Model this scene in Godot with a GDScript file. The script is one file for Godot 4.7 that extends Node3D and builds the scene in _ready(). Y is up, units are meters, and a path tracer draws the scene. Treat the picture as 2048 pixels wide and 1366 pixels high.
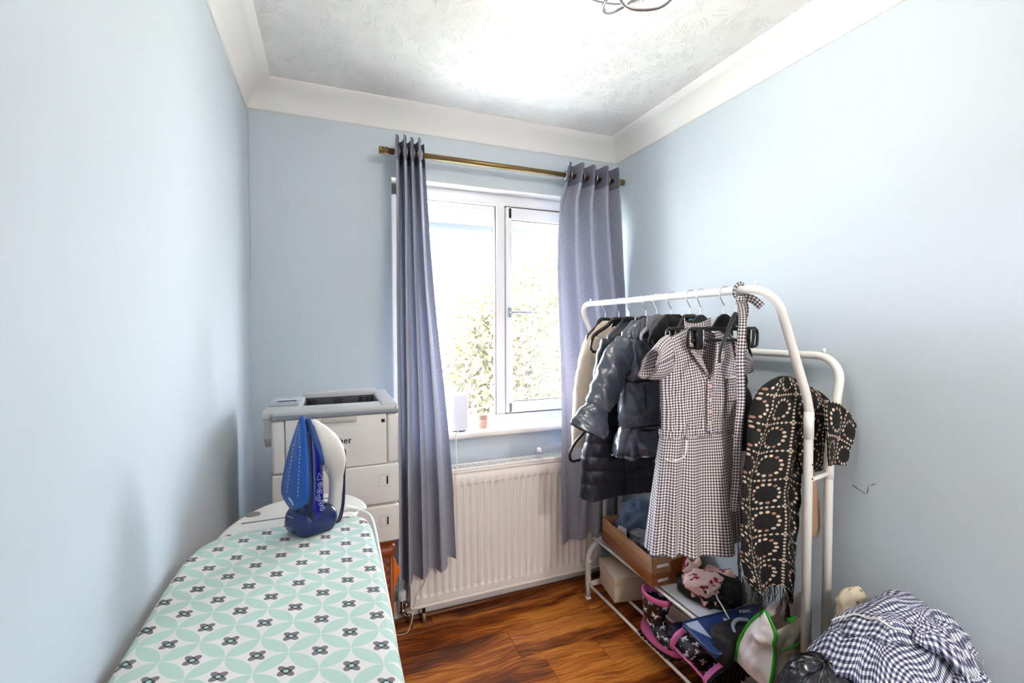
extends Node3D
# A small box room used for ironing: window wall at z = 0, left wall at x = 0, floor at y = 0.

const W := 1.812        # room width
const H := 2.40         # ceiling height
const D := 2.75         # room length
var base_of := {}       # thing -> its base, for parts built in room coordinates
var names := {}
var N := FastNoiseLite.new()
var rng := RandomNumberGenerator.new()
var M := {}

# ------------------------------------------------------------------ nodes
func numbered(n: String) -> String:
	names[n] = names.get(n, -1) + 1
	return n if names[n] == 0 else "%s_%03d" % [n, names[n]]

func tag(o: Node, label: String, category := "", group := "", kind := "") -> Node:
	if label != "": o.set_meta("label", label)
	if category != "": o.set_meta("category", category)
	if group != "": o.set_meta("group", group)
	if kind != "": o.set_meta("kind", kind)
	return o

func thing(called: String, label: String, category: String, at := Vector3.ZERO, group := "") -> Node3D:
	var o := Node3D.new()
	o.name = numbered(called)
	o.position = at
	add_child(o, true)
	base_of[o] = at
	tag(o, label, category, group)
	return o

func done(st) -> Mesh:
	if st is SurfaceTool:
		st.generate_normals()
		return st.commit()
	return st

func part(called: String, st, m: Material, parent: Node3D, label := "") -> MeshInstance3D:
	var o := MeshInstance3D.new()
	o.mesh = done(st)
	o.material_override = m
	o.name = called
	if base_of.has(parent): o.position = -base_of[parent]
	parent.add_child(o, true)
	if label != "": o.set_meta("label", label)
	return o

func struct(called: String, st, m: Material) -> MeshInstance3D:
	var o := MeshInstance3D.new()
	o.mesh = done(st)
	o.material_override = m
	o.name = called
	o.set_meta("kind", "structure")
	add_child(o, true)
	return o

# ------------------------------------------------------------------ shapes
func S() -> SurfaceTool:
	var st := SurfaceTool.new()
	st.begin(Mesh.PRIMITIVE_TRIANGLES)
	st.set_smooth_group(0)
	return st

func tri(st: SurfaceTool, a: Vector3, b: Vector3, c: Vector3, ua := Vector2.ZERO, ub := Vector2.ZERO, uc := Vector2.ZERO) -> void:
	st.set_uv(ua); st.add_vertex(a)
	st.set_uv(uc); st.add_vertex(c)
	st.set_uv(ub); st.add_vertex(b)

func grid(st: SurfaceTool, nu: int, nv: int, f: Callable, us := 1.0, vs := 1.0, uo := 0.0, vo := 0.0) -> void:
	var p := []
	for j in nv + 1:
		var row := PackedVector3Array()
		for i in nu + 1:
			row.append(f.call(float(i) / nu, float(j) / nv))
		p.append(row)
	for j in nv:
		for i in nu:
			var u0 := uo + us * i / nu
			var u1 := uo + us * (i + 1) / nu
			var v0 := vo + vs * j / nv
			var v1 := vo + vs * (j + 1) / nv
			tri(st, p[j][i], p[j][i + 1], p[j + 1][i + 1], Vector2(u0, v0), Vector2(u1, v0), Vector2(u1, v1))
			tri(st, p[j][i], p[j + 1][i + 1], p[j + 1][i], Vector2(u0, v0), Vector2(u1, v1), Vector2(u0, v1))

# rings of points (closed), capped at both ends
func loft(st: SurfaceTool, rings: Array, cap0 := true, cap1 := true, us := 1.0, vs := 1.0) -> void:
	var n: int = rings[0].size()
	var m := rings.size()
	var arc := PackedFloat32Array([0.0])
	for i in n: arc.append(arc[i] + rings[m / 2][i].distance_to(rings[m / 2][(i + 1) % n]))
	for j in m - 1:
		for i in n:
			var k := (i + 1) % n
			var u0 := us * arc[i] / maxf(arc[n], 0.00001)
			var u1 := us * arc[i + 1] / maxf(arc[n], 0.00001)
			var v0 := vs * j / (m - 1)
			var v1 := vs * (j + 1) / (m - 1)
			tri(st, rings[j][i], rings[j][k], rings[j + 1][k], Vector2(u0, v0), Vector2(u1, v0), Vector2(u1, v1))
			tri(st, rings[j][i], rings[j + 1][k], rings[j + 1][i], Vector2(u0, v0), Vector2(u1, v1), Vector2(u0, v1))
	for e in 2:
		if (e == 0 and not cap0) or (e == 1 and not cap1): continue
		var r = rings[0] if e == 0 else rings[m - 1]
		var c := Vector3.ZERO
		for q in r: c += q
		c /= n
		for i in n:
			var k := (i + 1) % n
			var ui := Vector2(us * i / n, vs * e)
			if e == 0: tri(st, c, r[k], r[i], ui, ui, ui)
			else: tri(st, c, r[i], r[k], ui, ui, ui)

func spline(pts: Array, per := 6) -> PackedVector3Array:
	var out := PackedVector3Array()
	for i in pts.size() - 1:
		var a: Vector3 = pts[maxi(i - 1, 0)]
		var b: Vector3 = pts[i]
		var c: Vector3 = pts[i + 1]
		var d: Vector3 = pts[mini(i + 2, pts.size() - 1)]
		for k in per:
			out.append(b.cubic_interpolate(c, a, d, float(k) / per))
	out.append(pts[pts.size() - 1])
	return out

func lerp_list(a: Array, t: float) -> float:
	var x := clampf(t, 0, 1) * (a.size() - 1)
	var i := mini(int(x), a.size() - 2)
	return lerpf(a[i], a[i + 1], x - i)

# y-keyed table [[y, value], ...] in rising y
func key(tab: Array, y: float) -> float:
	if y <= tab[0][0]: return tab[0][1]
	for i in tab.size() - 1:
		if y <= tab[i + 1][0]:
			return lerpf(tab[i][1], tab[i + 1][1], (y - tab[i][0]) / (tab[i + 1][0] - tab[i][0]))
	return tab[tab.size() - 1][1]

# r: number or list along the length; flat squashes the section across its second axis
func tube(st: SurfaceTool, pts, r, n := 8, flat := 1.0, up := Vector3(0.13, 0.97, 0.21), closed := false, us := 1.0, vs := 1.0) -> void:
	var rings := []
	var m: int = pts.size()
	var side := Vector3.ZERO
	for j in m:
		var a: Vector3 = pts[(j - 1 + m) % m] if closed else pts[maxi(j - 1, 0)]
		var b: Vector3 = pts[(j + 1) % m] if closed else pts[mini(j + 1, m - 1)]
		var t := (b - a).normalized()
		if j == 0:
			side = t.cross(up)
			if side.length() < 0.05: side = t.cross(Vector3.RIGHT)
		side = (side - t * side.dot(t)).normalized()
		var nor := side.cross(t)
		var rad: float = lerp_list(r, float(j) / maxi(m - 1, 1)) if r is Array else r
		var ring := PackedVector3Array()
		for i in n:
			var w := TAU * i / n
			ring.append(pts[j] + side * cos(w) * rad + nor * sin(w) * rad * flat)
		rings.append(ring)
	if closed: rings.append(rings[0])
	loft(st, rings, not closed, not closed, us, vs)

func lathe(st: SurfaceTool, prof: Array, at: Vector3, n := 24, b := Basis.IDENTITY) -> void:
	var rings := []
	for p in prof:
		var ring := PackedVector3Array()
		for i in n:
			var w := TAU * i / n
			ring.append(at + b * Vector3(cos(w) * p[0], p[1], -sin(w) * p[0]))
		rings.append(ring)
	loft(st, rings, prof[0][0] > 0.0002, prof[prof.size() - 1][0] > 0.0002)

# box with rounded edges
func rbox(st: SurfaceTool, c: Vector3, s: Vector3, r := 0.004, k := 1, b := Basis.IDENTITY, us := 1.0) -> void:
	var h := s * 0.5
	r = minf(r, minf(h.x, minf(h.y, h.z)) * 0.98)
	var inn := h - Vector3(r, r, r)
	for f in 6:
		var ax := f / 2
		var sg := 1.0 if f % 2 == 0 else -1.0
		var ua := (ax + 1) % 3
		var va := (ax + 2) % 3
		var lu := []
		var lv := []
		for i in k + 1:
			var w := r * (1.0 - tan(PI / 4 * (1.0 - float(i) / k)))
			lu.append(-h[ua] + w); lv.append(-h[va] + w)
		for i in k + 1:
			var w := r * (1.0 - tan(PI / 4 * (float(i) / k)))
			lu.append(h[ua] - w); lv.append(h[va] - w)
		var nn := lu.size() - 1
		var g := func(u: float, v: float) -> Vector3:
			var q := Vector3.ZERO
			q[ax] = h[ax] * sg
			q[ua] = lu[roundi(u * nn)] * sg
			q[va] = lv[roundi(v * nn)]
			var e := q.clamp(-inn, inn)
			return c + b * (e + (q - e).normalized() * r)
		# uv in metres so that grain and checks keep their size
		for j in nn:
			for i in nn:
				var p00: Vector3 = g.call(float(i) / nn, float(j) / nn)
				var p10: Vector3 = g.call(float(i + 1) / nn, float(j) / nn)
				var p11: Vector3 = g.call(float(i + 1) / nn, float(j + 1) / nn)
				var p01: Vector3 = g.call(float(i) / nn, float(j + 1) / nn)
				var a := Vector2(lu[i], lv[j]) * us
				var bb := Vector2(lu[i + 1], lv[j]) * us
				var cc := Vector2(lu[i + 1], lv[j + 1]) * us
				var d := Vector2(lu[i], lv[j + 1]) * us
				tri(st, p00, p10, p11, a, bb, cc)
				tri(st, p00, p11, p01, a, cc, d)

func box(c: Vector3, s: Vector3, r := 0.004, k := 1, b := Basis.IDENTITY) -> SurfaceTool:
	var st := S()
	rbox(st, c, s, r, k, b)
	return st

# plain box by two corners, hard edges, uv in metres
func slab(st: SurfaceTool, lo: Vector3, hi: Vector3) -> void:
	st.set_smooth_group(-1)
	var c := (lo + hi) / 2
	var h := (hi - lo) / 2
	for f in 6:
		var ax := f / 2
		var sg := 1.0 if f % 2 == 0 else -1.0
		var ua := (ax + 1) % 3
		var va := (ax + 2) % 3
		grid(st, 1, 1, func(u, v):
			var q := Vector3.ZERO
			q[ax] = h[ax] * sg
			q[ua] = h[ua] * (2 * u - 1) * sg
			q[va] = h[va] * (2 * v - 1)
			return c + q, h[ua] * 2, h[va] * 2)
	st.set_smooth_group(0)

# flat polygon in the xy plane given thickness along z, placed by xf
func prism(st: SurfaceTool, poly: PackedVector2Array, thick: float, xf: Transform3D) -> void:
	var ids := Geometry2D.triangulate_polygon(poly)
	st.set_smooth_group(-1)
	for e in 2:
		var z := thick / 2 * (1 if e == 0 else -1)
		for i in range(0, ids.size(), 3):
			var a := poly[ids[i]]
			var b := poly[ids[i + 1]]
			var c := poly[ids[i + 2]]
			if ((b - a).cross(c - a) > 0) == (e == 0):
				tri(st, xf * Vector3(a.x, a.y, z), xf * Vector3(b.x, b.y, z), xf * Vector3(c.x, c.y, z), a, b, c)
			else:
				tri(st, xf * Vector3(a.x, a.y, z), xf * Vector3(c.x, c.y, z), xf * Vector3(b.x, b.y, z), a, c, b)
	for i in poly.size():
		var a := poly[i]
		var b := poly[(i + 1) % poly.size()]
		var t := thick / 2
		tri(st, xf * Vector3(a.x, a.y, -t), xf * Vector3(b.x, b.y, -t), xf * Vector3(b.x, b.y, t))
		tri(st, xf * Vector3(a.x, a.y, -t), xf * Vector3(b.x, b.y, t), xf * Vector3(a.x, a.y, t))
	st.set_smooth_group(0)

func nz(p: Vector3, f: float) -> float:
	f *= 2.2
	return N.get_noise_3d(p.x * f, p.y * f, p.z * f)

# ------------------------------------------------------------------ materials
func mat(c: Color, rough := 0.7, metal := 0.0) -> StandardMaterial3D:
	var m := StandardMaterial3D.new()
	m.albedo_color = c
	m.roughness = rough
	m.metallic = metal
	m.cull_mode = BaseMaterial3D.CULL_DISABLED
	return m

func tex_mat(im: Image, rough := 0.8, sx := 1.0, sy := 1.0, tint := Color.WHITE) -> StandardMaterial3D:
	var m := mat(tint, rough)
	m.albedo_texture = ImageTexture.create_from_image(im)
	m.uv1_scale = Vector3(sx, sy, 1)
	return m

func noise_normal(m: StandardMaterial3D, freq: float, strength: float, scale: float, size := 256, oct := 4) -> void:
	var n := FastNoiseLite.new()
	n.frequency = freq
	n.fractal_octaves = oct
	n.seed = 5
	var t := NoiseTexture2D.new()
	t.width = size; t.height = size
	t.seamless = true
	t.as_normal_map = true
	t.bump_strength = strength
	t.noise = n
	m.normal_enabled = true
	m.normal_texture = t
	m.uv1_triplanar = true
	m.uv1_world_triplanar = true
	m.uv1_scale = Vector3.ONE * scale

func picture(w: int, h: int, f: Callable) -> Image:
	var im := Image.create(w, h, false, Image.FORMAT_RGB8)
	for y in h:
		for x in w:
			im.set_pixel(x, y, f.call(x, y))
	return im

func gingham(dark: Color, mid: Color, light: Color) -> Image:
	return picture(32, 32, func(x, y):
		var a: bool = x < 16
		var b: bool = y < 16
		var c: Color = dark if a and b else (light if not a and not b else mid)
		var t := 0.04 * sin(x * 1.6) * sin(y * 1.6)
		return Color(c.r + t, c.g + t, c.b + t))

func weave(c: Color, amount: float, stretch := 1.0) -> Image:
	return picture(128, 128, func(x, y):
		var t := amount * (N.get_noise_2d(x * 9.0, y * 9.0 * stretch) + 0.7 * N.get_noise_2d(x * 30.0 + 77, y * 4.0) + 0.35 * sin(y * PI) * sin(x * PI / 2))
		return Color(c.r + t, c.g + t, c.b + t))

func make_materials() -> void:
	M.wall = mat(Color(0.780, 0.825, 0.862), 0.6)
	noise_normal(M.wall, 0.02, 0.5, 1.1)
	M.paint = mat(Color(0.93, 0.925, 0.92), 0.55)
	M.upvc = mat(Color(0.93, 0.93, 0.945), 0.3)
	M.gasket = mat(Color(0.06, 0.06, 0.07), 0.6)
	M.glass = mat(Color(1, 1, 1, 0.04), 0.02)
	M.glass.transparency = BaseMaterial3D.TRANSPARENCY_ALPHA
	M.enamel = mat(Color(0.94, 0.925, 0.91), 0.3)
	M.white_metal = mat(Color(0.93, 0.925, 0.915), 0.3)
	M.steel = mat(Color(0.78, 0.78, 0.80), 0.22, 1.0)
	M.chrome = mat(Color(0.72, 0.70, 0.66), 0.12, 1.0)
	M.brass = mat(Color(0.50, 0.41, 0.27), 0.33, 0.85)
	M.black = mat(Color(0.035, 0.037, 0.045), 0.42)
	M.navy = mat(Color(0.06, 0.08, 0.14), 0.5)
	M.white_plastic = mat(Color(0.93, 0.93, 0.94), 0.35)
	M.copper = mat(Color(0.80, 0.66, 0.59), 0.32, 0.3)
	M.cream_plastic = mat(Color(0.86, 0.85, 0.84), 0.45)
	M.grey_plastic = mat(Color(0.50, 0.52, 0.555), 0.5)
	M.lid_plastic = mat(Color(0.71, 0.72, 0.735), 0.45)
	M.curtain = tex_mat(weave(Color(0.62, 0.635, 0.69), 0.09, 0.35), 0.75, 9, 9)
	M.curtain.backlight_enabled = true
	M.curtain.backlight = Color(0.42, 0.42, 0.45)
	M.band = tex_mat(weave(Color(0.45, 0.46, 0.53), 0.05), 0.8, 9, 9)
	M.puffer = mat(Color(0.255, 0.28, 0.335), 0.28)
	M.puffer.metallic_specular = 0.8
	M.navy_coat = mat(Color(0.075, 0.095, 0.15), 0.45)
	M.dark_cloth = mat(Color(0.035, 0.04, 0.06), 0.7)
	M.fur = mat(Color(0.025, 0.025, 0.028), 0.95)
	M.fur.rim_enabled = true
	M.fur.rim = 0.4
	M.grey_cloth = mat(Color(0.47, 0.48, 0.52), 0.85)
	M.blue_cloth = mat(Color(0.40, 0.48, 0.60), 0.85)
	M.pale_cloth = mat(Color(0.72, 0.76, 0.82), 0.85)
	M.green = mat(Color(0.07, 0.55, 0.08), 0.4)
	M.bag_white = mat(Color(0.85, 0.83, 0.83), 0.5)
	M.bag_white.backlight_enabled = true
	M.bag_white.backlight = Color(0.12, 0.12, 0.12)
	M.bin_bag = mat(Color(0.03, 0.05, 0.10), 0.24)
	M.bin_bag.metallic_specular = 0.55
	M.pink = mat(Color(0.86, 0.42, 0.66), 0.4)
	M.rubber = mat(Color(0.02, 0.022, 0.03), 0.5)
	M.brown = mat(Color(0.55, 0.26, 0.09), 0.35)
	M.shoebox = mat(Color(0.83, 0.77, 0.69), 0.75)
	M.tape = mat(Color(0.52, 0.30, 0.15), 0.25)
	M.school_blue = mat(Color(0.10, 0.20, 0.40), 0.45)
	M.reflect = mat(Color(0.66, 0.70, 0.78), 0.3)
	M.iron_blue = mat(Color(0.03, 0.13, 0.36), 0.22)
	M.iron_navy = mat(Color(0.02, 0.05, 0.24), 0.25)
	M.tank = mat(Color(0.02, 0.04, 0.48), 0.12)
	M.sole = mat(Color(0.07, 0.31, 0.64), 0.3, 0.25)
	M.iron_white = mat(Color(0.90, 0.88, 0.86), 0.28)
	M.tan = mat(Color(0.66, 0.53, 0.44), 0.8)
	M.turquoise = mat(Color(0.10, 0.50, 0.66), 0.4)

	# gingham dress (brown-black on white) and the bluer gingham of the folded dresses
	M.gingham = tex_mat(gingham(Color(0.19, 0.16, 0.19), Color(0.63, 0.59, 0.61), Color(0.96, 0.945, 0.95)), 0.85)
	M.gingham_navy = tex_mat(gingham(Color(0.13, 0.15, 0.28), Color(0.50, 0.52, 0.62), Color(0.92, 0.92, 0.95)), 0.85)

	# laminate: long dark and honey figure along u
	var wood := picture(768, 256, func(x, y):
		var wx = x * 0.16
		var wy = y * 1.9
		var warp := 26.0 * N.get_noise_2d(wx * 1.3, wy * 0.22 + 300)
		var a := N.get_noise_2d(wx, wy + warp) * 0.5 + 0.5
		var b := N.get_noise_2d(wx * 2.2 + 500, (wy + warp) * 5.5) * 0.5 + 0.5
		var e := N.get_noise_2d(wx * 0.5 + 900, wy * 0.32 + warp * 0.5) * 0.5 + 0.5
		var t := clampf(0.26 * a + 0.46 * b + 0.80 * e - 0.28, 0, 1)
		t = smoothstep(0.12, 0.80, t)
		var c := Color(0.27, 0.115, 0.04).lerp(Color(0.60, 0.30, 0.11), minf(t * 2, 1)).lerp(Color(0.85, 0.55, 0.25), maxf(t * 2 - 1, 0))
		return c)
	M.wood = tex_mat(wood, 0.28, 0.8, 1.9)
	M.bead = mat(Color(0.45, 0.26, 0.14), 0.4)

	# ironing board cover: mint lenses meeting at lattice nodes, a grey flower in every cell
	var s := 256
	var cover := picture(s, s, func(px, py):
		var q := Vector2(px + 0.5, py + 0.5) / s
		var col := Color(0.90, 0.895, 0.89)
		var rad := 0.735
		# a lens along each cell edge is where the circles of the two cells beside it overlap
		for e in 4:
			var a := Vector2.ZERO
			var b := Vector2.ZERO
			if e == 0: a = Vector2(0.5, 0.5); b = Vector2(0.5, -0.5)
			elif e == 1: a = Vector2(0.5, 0.5); b = Vector2(0.5, 1.5)
			elif e == 2: a = Vector2(0.5, 0.5); b = Vector2(-0.5, 0.5)
			else: a = Vector2(0.5, 0.5); b = Vector2(1.5, 0.5)
			if q.distance_to(a) < rad - 0.035 and q.distance_to(b) < rad - 0.035:
				col = Color(0.73, 0.835, 0.80)
		var d := q - Vector2(0.5, 0.5)
		var ang := fposmod(d.angle() + PI / 4, PI / 2) - PI / 4
		var rr := d.length()
		var along := rr * cos(ang)
		var across := absf(rr * sin(ang))
		if along < 0.235 and across < 0.085 * sqrt(maxf(0, 1 - pow((along - 0.115) / 0.12, 2))): col = Color(0.47, 0.45, 0.47)
		if rr < 0.088 and rr > 0.055: col = Color(0.13, 0.15, 0.19)
		if absf(ang) > 0.55 and rr < 0.125 and rr > 0.05: col = Color(0.13, 0.15, 0.19)
		if rr < 0.058: col = Color(0.62, 0.78, 0.77)
		var t := 0.015 * N.get_noise_2d(px * 11.0, py * 11.0)
		return Color(col.r + t, col.g + t, col.b + t))
	M.cover = tex_mat(cover, 0.85)

	# scarf: rings of pale dots inside a dotted lattice on black
	var scarf := picture(256, 256, func(px, py):
		var q := Vector2(px, py) / 256.0
		var col := Color(0.012, 0.012, 0.016)
		for k in 8:
			for c in [Vector2((k + 0.5) / 8, 0.0), Vector2((k + 0.5) / 8, 1.0), Vector2(0.0, (k + 0.5) / 8), Vector2(1.0, (k + 0.5) / 8)]:
				if q.distance_to(c) < 0.041: col = Color(0.78, 0.70, 0.63)
		var d := q - Vector2(0.5, 0.5)
		for k in 14:
			var w := TAU * k / 14
			if (d - Vector2(cos(w), sin(w)) * 0.34).length() < 0.050: col = Color(0.80, 0.72, 0.65) if k % 5 else Color(0.62, 0.46, 0.38)
		return col)
	M.scarf = tex_mat(scarf, 0.8)

	# pink cloth strewn with cherries
	var cherry := picture(256, 256, func(px, py):
		var col := Color(0.87, 0.71, 0.68)
		for c in [Vector2(60, 70), Vector2(190, 40), Vector2(130, 150), Vector2(30, 200), Vector2(215, 200)]:
			var p = Vector2(px, py) - c
			if p.length() < 15 or (p - Vector2(24, 8)).length() < 13: col = Color(0.60, 0.03, 0.16)
			if (p - Vector2(14, -22)).length() < 9 and p.y < -18: col = Color(0.12, 0.13, 0.16)
			if absf(p.x - 4 - (p.y + 20) * -0.1) < 2 and p.y > -22 and p.y < 0: col = Color(0.2, 0.1, 0.12)
		return col)
	M.cherry = tex_mat(cherry, 0.75)
	M.cherry_dark = tex_mat(picture(128, 128, func(px, py):
		var col := Color(0.012, 0.014, 0.022)
		for c in [Vector2(30, 40), Vector2(95, 90)]:
			if (Vector2(px, py) - c).length() < 6: col = Color(0.45, 0.04, 0.12)
		for c in [Vector2(80, 25), Vector2(25, 100)]:
			if (Vector2(px, py) - c).length() < 3: col = Color(0.6, 0.6, 0.65)
		return col), 0.7)

	# boots: small white prancing animals on navy
	var beasts := []
	for c in [Vector2(46, 50), Vector2(160, 40), Vector2(104, 118), Vector2(214, 120), Vector2(40, 186), Vector2(150, 204), Vector2(226, 214)]:
		var turn := rng.randf_range(-0.7, 0.7)
		beasts.append([c, turn, 1 if rng.randf() < 0.5 else -1])
	var beast := picture(256, 256, func(px, py):
		var col := Color(0.022, 0.026, 0.05)
		for b in beasts:
			var p: Vector2 = (Vector2(px, py) - b[0]).rotated(b[1])
			p.x *= b[2]
			var hit := false
			if Vector2(p.x / 20, p.y / 9).length() < 1: hit = true              # trunk
			if Vector2((p.x - 19) / 7, (p.y + 13) / 12).length() < 1: hit = true # neck
			if Vector2((p.x - 26) / 9, (p.y + 22) / 5).length() < 1: hit = true  # head
			if absf(p.x + 15 + (p.y - 12) * 0.35) < 3.4 and p.y > 0 and p.y < 24: hit = true
			if absf(p.x + 7 - (p.y - 12) * 0.2) < 3.2 and p.y > 0 and p.y < 22: hit = true
			if absf(p.x - 13 - (p.y - 6) * 0.7) < 3.4 and p.y > 0 and p.y < 19: hit = true
			if absf(p.y - 10 + (p.x - 14) * 0.5) < 3 and p.x > 14 and p.x < 29: hit = true
			if Vector2((p.x + 24) / 9, (p.y + 4 + p.x * 0.1) / 5).length() < 1: hit = true
			if hit: col = Color(0.84, 0.84, 0.90)
		for c in [Vector2(100, 64), Vector2(16, 120), Vector2(190, 170), Vector2(96, 230), Vector2(236, 66), Vector2(70, 150)]:
			if (Vector2(px, py) - c).length() < 4.5: col = Color(0.75, 0.75, 0.84)
		return col)
	M.boot = tex_mat(beast, 0.25)
	M.boot.clearcoat_enabled = true
	M.boot.clearcoat = 0.5

	M.floral = tex_mat(picture(256, 256, func(px, py):
		var t := 0.02 * N.get_noise_2d(px * 8.0, py * 8.0)
		var col := Color(0.86 + t, 0.80 + t, 0.73 + t)
		for c in [[Vector2(60, 60), 26, Color(0.85, 0.55, 0.55)], [Vector2(190, 90), 20, Color(0.90, 0.74, 0.62)], [Vector2(120, 190), 24, Color(0.88, 0.52, 0.56)], [Vector2(40, 160), 9, Color(0.30, 0.22, 0.32)], [Vector2(210, 210), 8, Color(0.35, 0.25, 0.30)], [Vector2(100, 110), 7, Color(0.45, 0.45, 0.33)]]:
			var d: float = (Vector2(px, py) - c[0]).length() + 7 * N.get_noise_2d(px * 5.0, py * 5.0)
			if d < c[1]: col = c[2]
		return col), 0.85)
	M.floral_pale = tex_mat(picture(128, 128, func(px, py):
		var col := Color(0.84, 0.79, 0.70)
		for c in [Vector2(30, 30), Vector2(90, 70), Vector2(50, 105)]:
			if (Vector2(px, py) - c).length() < 7: col = Color(0.42, 0.43, 0.47)
		return col), 0.85)
	M.card = tex_mat(picture(128, 128, func(px, py):
		var t := 0.025 * N.get_noise_2d(px * 2.0, py * 9.0) + 0.02 * N.get_noise_2d(px * 1.0, py * 1.0)
		return Color(0.64 + t, 0.475 + t, 0.335 + t)), 0.85, 4, 4)
	M.check = tex_mat(picture(64, 64, func(px, py):
		var a: bool = (int(px / 32) + int(py / 32)) % 2 == 0
		var t := 0.05 * N.get_noise_2d(px * 12.0, py * 3.0)
		return Color(0.60 + t, 0.27 + t, 0.08 + t) if a else Color(0.36 + t, 0.13 + t, 0.03 + t)), 0.4, 34, 34)
	M.bark = mat(Color(0.20, 0.16, 0.12), 0.95)
	M.leaf = mat(Color(0.36, 0.345, 0.23), 0.7)
	M.leaf.backlight_enabled = true
	M.leaf.backlight = Color(0.12, 0.12, 0.05)
	M.leaf2 = mat(Color(0.29, 0.305, 0.22), 0.7)
	M.leaf2.backlight_enabled = true
	M.leaf2.backlight = Color(0.11, 0.12, 0.06)
	M.bounce_ground = mat(Color(0.62, 0.62, 0.57), 0.95)  # pale so that the ground throws light up to the ceiling
	M.brick = mat(Color(0.52, 0.36, 0.29), 0.9)
	M.carpet = mat(Color(0.62, 0.58, 0.53), 0.95)

	# ceiling: swirled textured coating, as a height map of brushed fans
	var size := 1024
	var hm := Image.create(size, size, false, Image.FORMAT_L8)
	hm.fill(Color(0.45, 0.45, 0.45))
	rng.seed = 11
	for k in 560:
		var c := Vector2(rng.randf(), rng.randf()) * size
		var dir := rng.randf() * TAU
		var bend := rng.randf_range(-0.02, 0.02)
		for line in 9:
			var o := (line - 4) * 6.0 + rng.randf_range(-1, 1)
			var len := rng.randf_range(26, 64)
			var tone := rng.randf_range(0.5, 0.95)
			for t in int(len):
				var w := dir + bend * t
				var p := c + Vector2(cos(w), sin(w)) * (t - len / 2) + Vector2(-sin(w), cos(w)) * o
				var x := posmod(int(p.x), size)
				var y := posmod(int(p.y), size)
				hm.set_pixel(x, y, Color(tone, tone, tone))
				hm.set_pixel((x + 1) % size, y, Color(tone * 0.85, tone * 0.85, tone * 0.85))
	M.artex = mat(Color(0.93, 0.925, 0.92), 0.8)
	var nm := hm.duplicate()
	nm.bump_map_to_normal_map(1.6)
	M.artex.normal_enabled = true
	M.artex.normal_scale = 0.35
	M.artex.heightmap_enabled = true
	M.artex.heightmap_texture = ImageTexture.create_from_image(hm)
	M.artex.heightmap_scale = 0.4
	M.artex.normal_texture = ImageTexture.create_from_image(nm)
	M.artex.uv1_scale = Vector3(1.0, 1.0, 1)

# ------------------------------------------------------------------ start
func _ready() -> void:
	rng.seed = 7
	N.seed = 3
	N.frequency = 0.02
	N.fractal_octaves = 3
	set_view()
	set_light()
	make_materials()
	build_shell()
	build_window()
	build_outside()
	build_ceiling_lamp()
	build_radiator()
	build_curtains()
	build_sill_things()
	build_stand()
	build_printer()
	build_ironing_board()
	build_iron()
	build_rack()
	build_hangers()
	build_garments()
	build_dress()
	build_scarf()
	build_shelf_things()
	build_bags()

func set_view() -> void:
	var cam := Camera3D.new()
	cam.name = "camera"
	cam.fov = 73.51
	cam.near = 0.02
	cam.far = 200
	cam.position = Vector3(0.3063, 1.3934, 2.185)
	cam.rotation_order = EULER_ORDER_YXZ
	cam.rotation = Vector3(-0.0316195, -0.3800178, -0.0033814)
	add_child(cam)
	cam.current = true

func set_light() -> void:
	var env := Environment.new()
	env.tonemap_mode = Environment.TONE_MAPPER_LINEAR
	env.tonemap_exposure = 1.68
	env.background_mode = Environment.BG_SKY
	var sm := ProceduralSkyMaterial.new()
	sm.sky_top_color = Color(0.88, 0.93, 1.0)
	sm.sky_horizon_color = Color(0.98, 0.98, 1.0)
	sm.ground_horizon_color = Color(0.90, 0.90, 0.88)
	sm.ground_bottom_color = Color(0.70, 0.70, 0.66)
	sm.energy_multiplier = 30.0
	sm.sun_angle_max = 1.0
	var sky := Sky.new()
	sky.sky_material = sm
	env.sky = sky
	env.ambient_light_source = Environment.AMBIENT_SOURCE_SKY
	env.sdfgi_enabled = true
	env.ssao_enabled = true
	env.ssil_enabled = true
	var we := WorldEnvironment.new()
	we.environment = env
	we.name = "sky"
	add_child(we)
	var sun := DirectionalLight3D.new()      # high behind the house: lights the trees and the ground outside, never the room
	sun.name = "sun"
	sun.rotation_degrees = Vector3(-50, 25, 0)
	sun.light_energy = 14.0
	sun.light_color = Color(1.0, 0.96, 0.88)
	sun.light_angular_distance = 0.5
	sun.shadow_enabled = true
	add_child(sun)

# ------------------------------------------------------------------ room shell
const WX0 := 0.579
const WX1 := 1.775
const WY0 := 0.845
const WY1 := 2.09
const DOOR0 := 0.85
const DOOR1 := 1.65

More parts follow.
